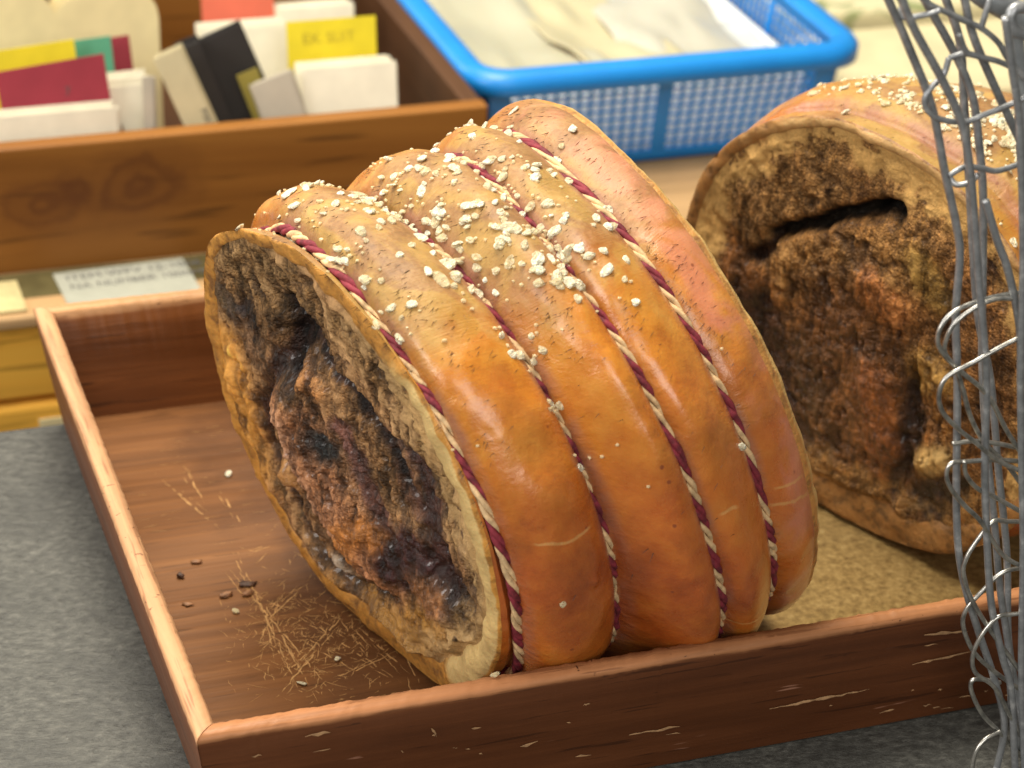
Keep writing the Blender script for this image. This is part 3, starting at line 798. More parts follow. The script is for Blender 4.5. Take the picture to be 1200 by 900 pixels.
F1 = [([(285, 310), (330, 345)], 0.022, 0.0, (0.30, 0.19, 0.09), 0.05),
      ([(385, 385), (440, 450), (490, 540), (520, 620)], 0.011, 0.001, (0.38, 0.235, 0.11), 0.05),
      ([(258, 400), (272, 450), (286, 510), (302, 570)], 0.013, 0.002, (0.72, 0.33, 0.055), 0.75),
      ([(310, 570), (330, 620)], 0.010, 0.002, (0.30, 0.13, 0.05), 0.9),
      ([(340, 640), (375, 680), (415, 712)], 0.011, 0.004, (0.48, 0.24, 0.06), 0.9),
      ([(352, 480), (385, 560), (440, 660)], 0.021, 0.011, (0.37, 0.18, 0.088), 0.45),
      ([(342, 480), (368, 560), (405, 640)], 0.006, 0.002, (0.52, 0.28, 0.16), 0.5),
      ([(345, 450), (365, 440)], 0.009, 0.003, (0.26, 0.15, 0.07), 0.1),
      ([(362, 445), (372, 452)], 0.006, 0.002, (0.46, 0.22, 0.08), 0.2),
      ([(400, 500), (430, 580), (450, 620)], 0.005, -0.001, (0.13, 0.062, 0.05), 0.7),
      ([(448, 520), (478, 600)], 0.0055, -0.001, (0.17, 0.09, 0.055), 0.5),
      ([(395, 660), (415, 690)], 0.0045, 0.003, (0.72, 0.58, 0.42), 0.9),
      ([(455, 640), (430, 610), (415, 640)], 0.007, 0.001, (0.44, 0.18, 0.045), 0.8),
      ([(256, 345), (268, 366), (285, 374)], 0.008, 0.001, (0.035, 0.027, 0.028), 0.5),
      ([(290, 395), (300, 425)], 0.008, 0.0, (0.22, 0.13, 0.07), 0.3),
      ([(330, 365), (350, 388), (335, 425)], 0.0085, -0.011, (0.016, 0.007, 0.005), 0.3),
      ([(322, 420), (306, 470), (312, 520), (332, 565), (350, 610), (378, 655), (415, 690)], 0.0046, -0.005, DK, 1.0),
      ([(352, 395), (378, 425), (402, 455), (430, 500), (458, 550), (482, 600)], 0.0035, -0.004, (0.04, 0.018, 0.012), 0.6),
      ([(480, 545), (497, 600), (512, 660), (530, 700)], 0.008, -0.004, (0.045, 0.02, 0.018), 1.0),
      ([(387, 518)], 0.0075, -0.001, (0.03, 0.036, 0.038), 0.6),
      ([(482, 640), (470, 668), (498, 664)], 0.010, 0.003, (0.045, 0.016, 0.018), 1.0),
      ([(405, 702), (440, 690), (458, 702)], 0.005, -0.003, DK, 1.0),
      ([(338, 555)], 0.0065, 0.005, (0.50, 0.25, 0.08), 1.0),
      ([(446, 722), (480, 748), (512, 730)], 0.012, 0.006, (0.46, 0.235, 0.05), 0.95),
      ([(500, 692), (512, 708)], 0.009, 0.005, (0.36, 0.17, 0.07), 0.95),
      ([(536, 715), (548, 745), (552, 770)], 0.009, 0.003, (0.016, 0.008, 0.008), 1.0),
      ([(562, 715), (546, 655), (530, 600)], 0.0065, 0.001, (0.10, 0.052, 0.04), 0.9)]
F1 = [(px_plane(R1, 0.0, f[0]),) + f[1:] for f in F1]
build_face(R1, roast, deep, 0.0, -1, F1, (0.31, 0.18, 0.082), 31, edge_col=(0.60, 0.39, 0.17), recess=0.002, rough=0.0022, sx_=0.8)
# bone end poking out of the meat
pb = at_z(515, 772, 0.014); pe = pb + np.array([0.006, -0.001, 0.0]); ps = pb + np.array([0.012, 0.012, 0.003])
V, F = tube([pb - np.array([0.006, 0.004, 0.0]), pb - np.array([0.004, 0.002, 0]), pb, ps], [0.0022, 0.0032, 0.0034, 0.004], 9)
link('bone', mesh('bone', V, F), mat_plain('bone', (0.24, 0.14, 0.06), 0.4, 0.4, 300, 0.5), roast)
# far end
inner2, deep2 = build_band(R1, roast, 0.985, 1, lambda PH: 0.008 + 0 * PH, M['rind_far'], 8, lift=0.004)
build_face(R1, roast, deep2, 0.985, 1, [], (0.16, 0.09, 0.045), 37, nr=40)
for i, g_ in enumerate(R1.gr): build_string(R1, roast, g_, 60 + i)

def salt_on(R, parent, n_big, n_small, dens, rmax, seed):
    rng = np.random.default_rng(seed)
    cand = []
    while len(cand) < n_big + n_small:
        t = rng.uniform(0.0, 0.98, 3000); ph = np.radians(rng.uniform(20, 210, 3000))
        q, o, ax, g = R.pos(t, ph)
        ok = rng.uniform(0, 1, 3000) < dens(t, np.degrees(ph), q, g)
        for a, b in zip(q[ok], o[ok]):
            r = rmax * (0.30 + 0.70 * rng.uniform() ** 2.0)
            cand.append((a, b, r))
    cand = cand[:n_big + n_small]
    cand.sort(key=lambda c: -c[2])
    for (a, b, r) in cand[:n_big]: grain(parent, a, b, r)
    crumbs(R, parent, [(a, b, r * 0.75) for a, b, r in cand[n_big:]])
clus = [(R1.pick(u, v)[0], w) for u, v, w in ((470, 225, .018), (560, 275, .014), (620, 270, .012), (640, 300, .014), (660, 315, .012), (520, 265, .014), (440, 240, .014), (500, 205, .016), (400, 235, .016),
        (610, 395, .008), (650, 470, .005), (685, 540, .004), (560, 350, .010), (545, 270, .012), (500, 245, .014), (410, 320, .010), (395, 300, .008), (360, 215, .012), (690, 330, .008), (620, 210, .016), (590, 200, .012), (612, 430, .006), (430, 395, .006), (470, 385, .006))]
def dens1(t, deg, q, g):
    w = 0.045 * np.exp(-((deg - 88) / 34.0) ** 2) + 0.003 * (deg < 185)
    for c, r in clus:
        w = w + 0.28 * np.exp(-(np.linalg.norm(q - c, axis=1) / r) ** 2)
    w = w * (1 + 1.2 * g)
    nz = vnoise(q, 240, 5)
    return np.clip(w * (0.35 + 1.3 * (nz > 0)), 0, 1) * np.where(t > 0.9, 0.15, 1) * np.where(t < 0.1, 0.25, 1)
salt_on(R1, roast, 300, 300, dens1, 0.0034, 5)
def bw1(t, deg, q, g):
    n_ = fbm(q, 30, 2, 77)
    w = np.exp(-((deg - 125) / 28.0) ** 2) * smooth(n_, -0.25, 0.5) + 0.7 * np.exp(-((deg - 95) / 22.0) ** 2) * (t > 0.86) * 0.35 + 0.25 * np.exp(-((deg - 100) / 30.) ** 2)
    return np.clip(w * (1 - 0.6 * g), 0, 1) * 0.4
bristles(R1, roast, 1100, bw1)

# ------------------------------------------------------------------ the second roast
ST2 = [(0.41, 0.06, 0.349, 0.154, 0.111, 0.112, 0.1035),
       (0.43, 0.06, 0.370, 0.164, 0.111, 0.109, 0.102),
       (0.43, 0.00, 0.418, 0.186, 0.106, 0.104, 0.098),
       (0.43, -0.05, 0.468, 0.208, 0.095, 0.096, 0.087),
       (0.43, -0.05, 0.485, 0.216, 0.089, 0.091, 0.081)]
R2 = Roast([0, 0.14, 0.5, 0.86, 1.0], ST2, [0.09, 0.5, 0.86], [0.001, 0.010, 0.009, 0.002], seed=23)
roast2 = empty('rolled_roast', (0.41, 0.2, FZ), 'rolled pork roast with its dark crumbly spiced cut end showing, partly behind the wire mesh', 'roast')
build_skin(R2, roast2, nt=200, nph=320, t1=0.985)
inner, deep = build_band(R2, roast2, 0.0, -1, lambda PH: 0.0055 + 0.009 * np.exp(-((np.degrees(PH) - 262) / 38.0) ** 2), M['rind_tan'], 15, lift=0.0016, clean=lambda d: 0.15 + 0.6 * np.exp(-((d - 95) / 50.0) ** 2) + 0.12 * np.exp(-((d - 235) / 25.0) ** 2))
F2 = [([(960, 200), (880, 230), (840, 290)], 0.022, 0.0, (0.30, 0.165, 0.06), 0.05),
      ([(1040, 205), (1100, 250)], 0.022, 0.0, (0.27, 0.145, 0.052), 0.05),
      ([(930, 310), (1010, 320), (1060, 300)], 0.020, 0.004, (0.32, 0.17, 0.056), 0.1),
      ([(1000, 400), (1010, 500)], 0.035, 0.004, (0.19, 0.08, 0.022), 0.75),
      ([(845, 300), (860, 325), (885, 345)], 0.015, 0.002, (0.28, 0.115, 0.028), 0.6),
      ([(1030, 335), (1045, 355)], 0.010, 0.003, (0.42, 0.17, 0.05), 0.4),
      ([(1080, 310), (1100, 350)], 0.010, 0.0, (0.32, 0.19, 0.05), 0.3),
      ([(880, 370), (900, 420), (930, 500)], 0.016, -0.004, (0.07, 0.032, 0.016), 0.6),
      ([(940, 420), (960, 520)], 0.014, 0.002, (0.15, 0.068, 0.02), 0.8),
      ([(1030, 450), (1040, 540)], 0.012, 0.003, (0.26, 0.09, 0.02), 0.85),
      ([(1070, 440), (1068, 520), (1050, 570)], 0.005, -0.005, (0.06, 0.03, 0.018), 0.7),
      ([(1085, 435), (1105, 445)], 0.011, 0.004, (0.5, 0.28, 0.07), 0.5),
      ([(1090, 545), (1110, 535)], 0.009, 0.005, (0.58, 0.37, 0.13), 0.5),
      ([(1120, 570), (1080, 590)], 0.010, -0.003, (0.05, 0.025, 0.015), 0.8),
      ([(975, 600), (1020, 620)], 0.008, 0.001, (0.13, 0.06, 0.03), 0.9),
      ([(1110, 480)], 0.012, 0.002, (0.28, 0.13, 0.03), 0.4),
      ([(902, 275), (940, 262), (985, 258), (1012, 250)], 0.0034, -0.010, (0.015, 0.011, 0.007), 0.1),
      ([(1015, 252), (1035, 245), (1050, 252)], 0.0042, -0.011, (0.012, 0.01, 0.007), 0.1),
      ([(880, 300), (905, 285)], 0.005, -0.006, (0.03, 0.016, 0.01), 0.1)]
F2 = [(px_plane(R2, 0.0, f[0]),) + f[1:] for f in F2]
build_face(R2, roast2, deep, 0.0, -1, F2, (0.235, 0.112, 0.036), 61, nr=160, ew=(0.80, 0.90), ewt=lambda d: np.where(d < 205, 1.0, np.where(d < 300, 0.35, 0.8)), edge_col=(0.62, 0.37, 0.125), fibre=0.4, pits=0.42, recess=0.0005, rough=0.0013, wet0=0.15)
inner2, deep2 = build_band(R2, roast2, 0.985, 1, lambda PH: 0.009 + 0 * PH, M['rind_tan'], 18, lift=0.004)
build_face(R2, roast2, deep2, 0.985, 1, [], (0.16, 0.09, 0.045), 67, nr=30)
for i, g_ in enumerate(R2.gr[1:]): build_string(R2, roast2, g_, 80 + i, n=600)
def dens2(t, deg, q, g):
    nz = vnoise(q, 90, 15)
    return np.clip(1.2 * np.exp(-((deg - 112) / 30.0) ** 2) * (0.12 + 0.9 * (nz > -0.1)), 0, 1) * np.where(t < 0.13, 0.02, 1) * np.where(t > 0.45, 0.05, 1)
salt_on(R2, roast2, 300, 900, dens2, 0.0033, 9)
bristles(R2, roast2, 300, lambda t, deg, q, g: np.exp(-((deg - 110) / 35.0) ** 2) * 0.4)

# ------------------------------------------------------------------ loose bits on the tray
loose = [(268, 558, 0.0026, 'squarish yellow salt grain lying alone on the tray base, farthest from the front board'),
         (277, 718, 0.0024, 'round pale salt grain on the tray base beside the pale splinters'),
         (395, 774, 0.0022, 'small salt grain among the knife scratches on the tray base'),
         (353, 802, 0.0018, 'tiny salt grain near the front board below the knife scratches')]
for (u, v, r, lab) in loose:
    tag(grain(None, at_z(u, v, FZ), (0, 0, 1), r, 0.0), lab, 'salt grain', 'loose salt grains on the tray')
pr_ = at_z(580, 793, TH + 0.0006)
tag(grain(None, pr_, (0, 0, 1), 0.0024, 0.05), 'flat salt grain resting on the worn front rim of the tray', 'salt grain', 'loose salt grains on the tray')
M['crumb_dark'] = mat_plain('charred_crumb', (0.07, 0.03, 0.015), 0.6, 0.4, 500, 0.5)
M['crumb_brown'] = mat_plain('brown_crumb', (0.26, 0.12, 0.05), 0.6, 0.4, 500, 0.5)
def crumb(name, u, v, r, mat, lab, flat=0.6, stretch=1.0, seed=0):
    bmg = bmesh.new(); bmesh.ops.create_icosphere(bmg, subdivisions=2, radius=r)
    co = np.array([x.co[:] for x in bmg.verts]); nz = fbm(co / r, 1.7, 3, seed)
    for x, n_ in zip(bmg.verts, nz):
        x.co *= 1 + 0.5 * n_; x.co.z = x.co.z * flat; x.co.x *= stretch
    mz = min(x.co.z for x in bmg.verts)
    p = at_z(u, v, FZ)
    for x in bmg.verts: x.co.z -= mz
    o = link(name, bm_mesh(name, bmg, True), mat); o.location = (p[0], p[1], FZ + 0.0001)
    o.rotation_euler = (0, 0, random.uniform(-0.4, 0.4))
    return tag(o, lab, 'crumb', 'crumbs fallen on the tray base')
crumb('crumb', 211, 677, 0.0016, M['crumb_dark'], 'small black charred crumb on the tray base by itself', 0.9, 1, 1)
crumb('crumb', 290, 686, 0.0022, M['crumb_dark'], 'flaky dark brown shred on the tray base close to the roast', 0.35, 1.9, 2)
crumb('crumb', 265, 699, 0.0018, M['crumb_brown'], 'pale brown splinter below the dark shred, the nearer to the left rim of two', 0.5, 1.8, 3)
crumb('crumb', 291, 697, 0.0018, M['crumb_brown'], 'pale brown splinter below the dark shred, the nearer to the roast of two', 0.5, 1.6, 4)
crumb('crumb', 230, 660, 0.0015, M['crumb_brown'], 'thin tan splinter on the tray base just above the black crumb', 0.5, 2.0, 5)
crumb('crumb', 219, 709, 0.0014, M['crumb_brown'], 'thin tan splinter on the tray base just below the black crumb', 0.5, 2.0, 6)
crumb('crumb', 770, 720, 0.0016, M['crumb_dark'], 'dark crumb on the tan worn part of the base between the roasts', 0.7, 1.3, 7)

# ------------------------------------------------------------------ the wire mesh at the right
k = NT('galvanised_wire'); v = k.coord()
n = k.noise(v, 160, 4, 0.6); n2 = k.noise(v, 600, 3)
c = k.ramp(n, [(0.3, (0.20, 0.21, 0.22)), (0.55, (0.33, 0.345, 0.36)), (0.72, (0.55, 0.56, 0.57))])
M['wire'] = k.out(c, k.step(n, 0.3, 0.7, 0.5, 0.34), k.bump(n2, 0.3, 0.0004), Metallic=0.6)
k = NT('bright_wire'); v = k.coord()
n = k.noise(v, 220, 4, 0.6)
M['wire_bright'] = k.out(k.ramp(n, [(0.3, (0.22, 0.22, 0.21)), (0.6, (0.55, 0.54, 0.50))]), 0.3, k.bump(n, 0.3, 0.0004), Metallic=0.9)
cage = empty('wire_mesh', (0.35, -0.03, 0.0), 'grey galvanised chicken wire mesh with twisted loops standing in front of the tray', 'wire mesh')
def wire(px, y0, y1, r, mat, name, n=90):
    pts = []
    m = len(px)
    for i, (u, v) in enumerate(px):
        pts.append(at_y(u, v, y0 + (y1 - y0) * i / (m - 1)))
    V, F = tube(catmull(pts, n), r, 8)
    V = np.array(V); V[:, 2] = np.maximum(V[:, 2], 0.0012)
    return link(name, mesh(name, V, F), mat, cage)
uprights = [
    ([(1036, -12), (1065, 55), (1092, 125), (1107, 200), (1120, 260), (1125, 300), (1120, 370), (1122, 450), (1121, 600), (1127, 670), (1145, 735), (1165, 795), (1177, 850), (1166, 910)], -.022, -.030),
    ([(1054, -8), (1072, 35), (1105, 95), (1127, 145), (1137, 200), (1142, 260), (1147, 330), (1150, 360), (1156, 450), (1154, 550), (1157, 640), (1162, 710), (1175, 770), (1185, 810), (1190, 910)], -.030, -.034),
    ([(1078, -10), (1120, 65), (1140, 115), (1147, 165), (1152, 225), (1152, 300), (1151, 420), (1156, 520), (1165, 610), (1172, 690), (1182, 760), (1186, 830), (1200, 910)], -.014, -.020),
    ([(1129, -8), (1140, 40), (1165, 100), (1200, 175), (1230, 240)], -.020, -.020),
    ([(1106, -8), (1125, 50), (1130, 125), (1135, 200), (1140, 290), (1146, 370), (1160, 440), (1166, 500), (1170, 550), (1180, 650), (1182, 750), (1195, 830), (1206, 900)], -.006, -.016),
    ([(1178, 20), (1186, 80), (1195, 150), (1199, 300), (1196, 450), (1199, 640), (1197, 780), (1201, 910)], -.036, -.036),
    ([(1155, 235), (1168, 280), (1182, 320), (1195, 385), (1196, 450)], -.026, -.034)]
for px, a, b in uprights: wire(px, a, b, 0.00152, M['wire'], 'upright_wire', 120)
loops_dark = [
    [(1060, 0), (1056, 14), (1062, 21), (1090, 16), (1102, 12)],
    [(1076, -8), (1088, 4), (1108, 14), (1130, 24), (1150, 33), (1170, 50), (1182, 70), (1202, 92)],
    [(1124, 40), (1132, 60), (1146, 66), (1170, 72), (1190, 82), (1206, 96)],
    [(1112, 68), (1130, 63), (1148, 66)],
    [(1112, 68), (1108, 82), (1104, 90), (1092, 102), (1084, 115), (1086, 128), (1100, 139), (1130, 143), (1155, 134), (1185, 122), (1206, 112)],
    [(1112, 206), (1130, 196), (1150, 197), (1170, 200), (1206, 188)],
    [(1112, 206), (1120, 216), (1136, 214), (1146, 205)],
    [(1150, 32), (1156, 12), (1160, 0)]]
for i, px in enumerate(loops_dark): wire(px, -0.02 - 0.003 * (i % 3), -0.027 + 0.004 * (i % 2), 0.0011, M['wire'], 'twisted_wire')
loops_bright = [
    [(1206, 342), (1175, 346), (1150, 352), (1120, 364), (1103, 382), (1099, 402), (1110, 420), (1128, 437), (1150, 455), (1165, 475), (1180, 505), (1206, 545)],
    [(1206, 352), (1170, 350), (1140, 362), (1118, 380), (1108, 400), (1108, 415), (1120, 432), (1128, 455), (1138, 490), (1155, 520), (1180, 545), (1206, 580)],
    [(1194, 396), (1170, 408), (1140, 425), (1112, 440), (1101, 458), (1103, 480), (1120, 500), (1145, 520), (1170, 540), (1206, 556)],
    [(1116, 520), (1140, 517), (1170, 520), (1206, 528)],
    [(1206, 541), (1165, 539), (1130, 541), (1115, 543), (1109, 556), (1114, 572), (1130, 592), (1150, 612), (1175, 650), (1206, 668)],
    [(1130, 540), (1132, 556), (1145, 572), (1165, 582), (1206, 605)],
    [(1206, 611), (1180, 611), (1164, 611), (1146, 632), (1132, 655), (1129, 675), (1140, 705), (1165, 745), (1206, 800)],
    [(1206, 664), (1175, 671), (1150, 694), (1132, 715), (1129, 735), (1142, 765), (1172, 792), (1206, 815)],
    [(1206, 718), (1185, 720), (1168, 724), (1150, 745), (1140, 768), (1143, 788), (1165, 805), (1182, 835), (1206, 880)],
    [(1172, 800), (1150, 796), (1139, 798), (1139, 812), (1152, 838), (1175, 862), (1206, 898)],
    [(1172, 857), (1155, 866), (1144, 880), (1140, 896), (1140, 906)]]
for i, px in enumerate(loops_bright): wire(px, -0.028 - 0.003 * (i % 3), -0.034 + 0.004 * (i % 2), 0.00098, M['wire_bright'], 'twisted_wire')
k = NT('blue_grey_rod'); n = k.noise(k.coord(), 120, 4)
M['rod'] = k.out(k.ramp(n, [(0.3, (0.28, 0.30, 0.32)), (0.65, (0.45, 0.48, 0.5))]), 0.38, k.bump(n, 0.2, 0.0006), Metallic=0.6)
wire([(1128, -30), (1150, -8), (1185, 12), (1230, 40)], -.012, -.020, 0.0046, M['rod'], 'top_rail', 40)
wire([(1189, 20), (1192, 50), (1196, 110), (1200, 200)], -.018, -.020, 0.0026, M['rod'], 'corner_post', 40)
wire([(1210, 8), (1190, 10), (1184, 22), (1190, 36), (1210, 42)], -.030, -.032, 0.0022, M['wire'], 'twisted_wire', 40)

# ------------------------------------------------------------------ things on the back table
def knots(k, c, obj, fine):
    sp = k.sep(obj); nz = k.noise(obj, 30, 4, 0.6)
    for (u, v, rr) in ((48, 240, 0.030), (92, 222, 0.016), (165, 215, 0.034)):
        p = at_y(u, v, BY)
        d = k.math('SQRT', k.math('ADD', k.math('POWER', k.math('MULTIPLY', k.math('SUBTRACT', sp[0], float(p[0])), 0.75), 2.0), k.math('POWER', k.math('SUBTRACT', sp[2], float(p[2])), 2.0)))
        d = k.math('ADD', d, k.math('MULTIPLY', k.math('SUBTRACT', nz, 0.5), 0.03))
        ringv = k.math('SINE', k.math('MULTIPLY', d, 520.0))
        c = k.mix(k.math('MULTIPLY', k.step(d, rr * 0.25, rr, 0.85, 0), k.step(ringv, -1, 1, 0.55, 1)), c, (0.11, 0.036, 0.008))
    return c
BY = 0.625
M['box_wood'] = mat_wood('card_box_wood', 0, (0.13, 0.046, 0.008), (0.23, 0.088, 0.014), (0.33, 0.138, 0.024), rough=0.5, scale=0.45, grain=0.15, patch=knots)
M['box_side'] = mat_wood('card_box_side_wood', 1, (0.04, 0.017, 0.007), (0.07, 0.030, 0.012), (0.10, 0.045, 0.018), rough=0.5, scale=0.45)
BY = 0.625; BT = 0.033
box = empty('card_box', (0.05, 0.75, TZ), 'open brown wooden box full of upright cards on the back table', 'box')
link('front_board', bm_mesh('front_board', box_bm(-0.28, BY, TZ + 0.0, 0.333, BY + 0.013, BT, 0.0015)), M['box_wood'], box)
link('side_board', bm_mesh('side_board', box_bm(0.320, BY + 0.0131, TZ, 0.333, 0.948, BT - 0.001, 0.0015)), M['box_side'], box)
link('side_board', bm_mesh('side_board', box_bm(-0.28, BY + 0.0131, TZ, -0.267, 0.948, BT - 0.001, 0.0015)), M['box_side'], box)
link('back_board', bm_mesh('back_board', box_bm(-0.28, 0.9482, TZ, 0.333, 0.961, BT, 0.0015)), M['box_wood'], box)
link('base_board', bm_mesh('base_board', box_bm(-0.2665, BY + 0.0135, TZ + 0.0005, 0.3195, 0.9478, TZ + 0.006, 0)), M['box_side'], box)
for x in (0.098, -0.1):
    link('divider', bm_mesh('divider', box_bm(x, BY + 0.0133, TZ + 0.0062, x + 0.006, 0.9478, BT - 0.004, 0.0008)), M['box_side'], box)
P = {n_: mat_plain('card_' + n_, c_, 0.65, 0.06, 40) for n_, c_ in dict(white=(0.88, 0.83, 0.66), cream=(0.78, 0.66, 0.36), maroon=(0.34, 0.035, 0.055), yellow=(0.76, 0.62, 0.02), green=(0.10, 0.36, 0.22),
     black=(0.028, 0.024, 0.022), beige=(0.62, 0.54, 0.33), olive=(0.32, 0.26, 0.05), coral=(0.72, 0.16, 0.09), grey=(0.55, 0.50, 0.40)).items()}
def card_bm(w, h, t, corner=0.0):
    bm = bmesh.new()
    pts = []
    if corner > 0:
        for cx, cz, a0 in ((w / 2 - corner, h - corner, 0), (-w / 2 + corner, h - corner, 90)):
            for i in range(7):
                a = math.radians(a0 + 15 * i); pts.append((cx + corner * math.cos(a), cz + corner * math.sin(a)))
        pts += [(-w / 2, 0), (w / 2, 0)]
    else: pts = [(w / 2, 0), (w / 2, h), (-w / 2, h), (-w / 2, 0)]
    a = [bm.verts.new((x, 0, z)) for x, z in pts]; b = [bm.verts.new((x, t, z)) for x, z in pts]
    bm.faces.new(a); bm.faces.new(b[::-1])
    n_ = len(pts)
    for i in range(n_): bm.faces.new((a[i], b[i], b[(i + 1) % n_], a[(i + 1) % n_]))
    return bm
HS = {}
def stack(name, label, cat, u, v, y, w, h, n_, gap, mat, lean=0.12, roll=0.0, yaw=0.0, corner=0.0, t=0.0006, jit=0.0015, group='cards in the wooden box', base=None):
    """n_ upright cards whose front card's top centre is at pixel (u, v) on depth y; they stand on the box base"""
    top = at_y(u, v, y)
    h = (top[2] - (TZ + 0.0075) - 0.5 * w * abs(math.sin(roll))) / (math.cos(lean) * math.cos(roll)); HS[label] = h
    root = empty(name, (0, 0, 0), label, cat, group)
    me = bm_mesh('card', card_bm(w, h, t, corner)); me.materials.append(P[mat])
    Rm = Matrix.Rotation(yaw, 3, 'Z') @ Matrix.Rotation(roll, 3, 'Y') @ Matrix.Rotation(-lean, 3, 'X')
    root.location = Vector(top) - Rm @ Vector((0, 0, h)); root.rotation_euler = Rm.to_euler()
    if n_ == 1:
        root_name = root.name
        bpy.data.objects.remove(root)
        o = bpy.data.objects.new(name, me); COL.objects.link(o); o.location = Vector(top) - Rm @ Vector((0, 0, h)); o.rotation_euler = Rm.to_euler()
        return tag(o, label, cat, group)
    for i in range(n_):
        o = bpy.data.objects.new('card', me); COL.objects.link(o); o.parent = root
        o.location = (random.gauss(0, jit), i * gap, random.gauss(0, jit) - max(0, 0))
    return root
CH = BT + 0.028 - TZ
stack('card_stack', 'thick stack of white cards in front of the yellow lettered divider', 'card stack', 412, 80, 0.668, 0.062, 0.090, 12, 0.0024, 'white', 0.22)
stack('divider_card', 'yellow divider card with faint writing behind the thick white card stack', 'card', 388, 22, 0.712, 0.060, 0.105, 1, 0.001, 'yellow', 0.2)
stack('card_stack', 'low stack of white cards in front of the big maroon card', 'card stack', 40, 134, 0.646, 0.100, 0.070, 5, 0.0014, 'white', 0.05)
stack('card_stack', 'white cards rising behind the big maroon card beside the grey plastic sheet', 'card stack', 130, 97, 0.664, 0.046, 0.082, 6, 0.003, 'white', 0.1, -0.03)
stack('divider_card', 'large maroon divider card standing over the low white stack', 'card', 58, 74, 0.656, 0.066, 0.086, 1, 0.001, 'maroon', 0.1, -0.10)
stack('divider_card', 'yellow divider card peeping out above the large maroon card', 'card', 28, 55, 0.700, 0.062, 0.092, 1, 0.001, 'yellow', 0.12, -0.08)
stack('divider_card', 'green divider card just behind the small yellow one', 'card', 70, 50, 0.709, 0.064, 0.094, 1, 0.001, 'green', 0.12, -0.06)
stack('divider_card', 'small maroon divider card sticking out beside the green one', 'card', 118, 46, 0.720, 0.036, 0.092, 1, 0.001, 'maroon', 0.12, -0.08)
stack('card_stack', 'tall cream cards with rounded tops behind the maroon and green dividers', 'card stack', 122, -6, 0.775, 0.070, 0.125, 8, 0.003, 'cream', 0.1, 0, 0, 0.018)
stack('card_stack', 'cream round topped cards at the very end of the box, cut by the picture edge', 'card stack', 2, -2, 0.775, 0.066, 0.125, 8, 0.003, 'cream', 0.1, 0, 0, 0.018)
stack('card_stack', 'narrow leaning stack of beige cards with a grey scribble', 'card stack', 197, 62, 0.654, 0.018, 0.082, 5, 0.002, 'beige', 0.1, -0.38)
stack('card_stack', 'shorter leaning stack of black cards next to the beige ones', 'card stack', 222, 56, 0.672, 0.016, 0.09, 6, 0.003, 'black', 0.1, -0.36)
stack('card_stack', 'taller black cards leaning sideways, touching the white cards', 'card stack', 252, 45, 0.690, 0.030, 0.098, 6, 0.003, 'black', 0.1, -0.38)
stack('divider_card', 'thin olive card leaning beside the taller black cards', 'card', 289, 84, 0.676, 0.014, 0.075, 1, 0.001, 'olive', 0.1, -0.34)
stack('card_stack', 'low grey beige cards leaning against the thick white stack', 'card stack', 318, 92, 0.660, 0.026, 0.070, 4, 0.002, 'grey', 0.12, -0.3)
stack('card_stack', 'creamy white cards standing behind the low grey beige ones', 'card stack', 286, 30, 0.745, 0.058, 0.105, 8, 0.003, 'cream' if False else 'white', 0.2)
stack('divider_card', 'coral red divider card at the back of the box', 'card', 278, -6, 0.800, 0.050, 0.11, 1, 0.001, 'coral', 0.2)
stack('card_stack', 'white cards behind the lettered yellow divider, beside the coral card', 'card stack', 372, 8, 0.790, 0.052, 0.10, 5, 0.003, 'white', 0.2)
stack('divider_sheet', 'upright grey plastic divider sheet beside the leaning beige cards', 'divider', 176, 92, 0.648, 0.006, 0.08, 4, 0.002, 'grey', 0.05)

# lettering
def lettering(text, size, mat, loc, rot, parent=None, name='lettering', extrude=0.0):
    cu = bpy.data.curves.new(name, 'FONT'); cu.body = text; cu.size = size; cu.extrude = extrude
    o = bpy.data.objects.new(name, cu); COL.objects.link(o)
    dg = bpy.context.evaluated_depsgraph_get()
    me = bpy.data.meshes.new_from_object(o.evaluated_get(dg))
    bpy.data.objects.remove(o)
    me.materials.clear(); me.materials.append(mat)
    q = bpy.data.objects.new(name, me); COL.objects.link(q)
    if parent is not None: q.parent = parent
    q.location = loc; q.rotation_euler = rot
    return q
M['ink'] = mat_plain('ink', (0.10, 0.10, 0.10), 0.7)
M['ink_brown'] = mat_plain('brown_ink', (0.50, 0.40, 0.03), 0.7)
ycard = [o for o in bpy.data.objects if o.get('label', '').startswith('yellow divider card with')][0]
lettering('EX. SUIT', 0.0095, M['ink_brown'], (-0.020, -0.0004, HS[ycard['label']] - 0.015), (math.pi / 2, 0, 0), ycard)
mcard = [o for o in bpy.data.objects if o.get('label', '').startswith('large maroon')][0]
lettering('7', 0.008, M['ink'], (0.006, -0.0004, HS[mcard['label']] - 0.022), (math.pi / 2, 0, 0), mcard)

bst = [o for o in bpy.data.objects if o.get('label', '').startswith('narrow leaning stack')][0]
lettering('MAY', 0.0065, M['ink'], (0.003, -0.0004, HS[bst['label']] - 0.042), (math.pi / 2, math.pi / 2, 0), bst, 'scribble')
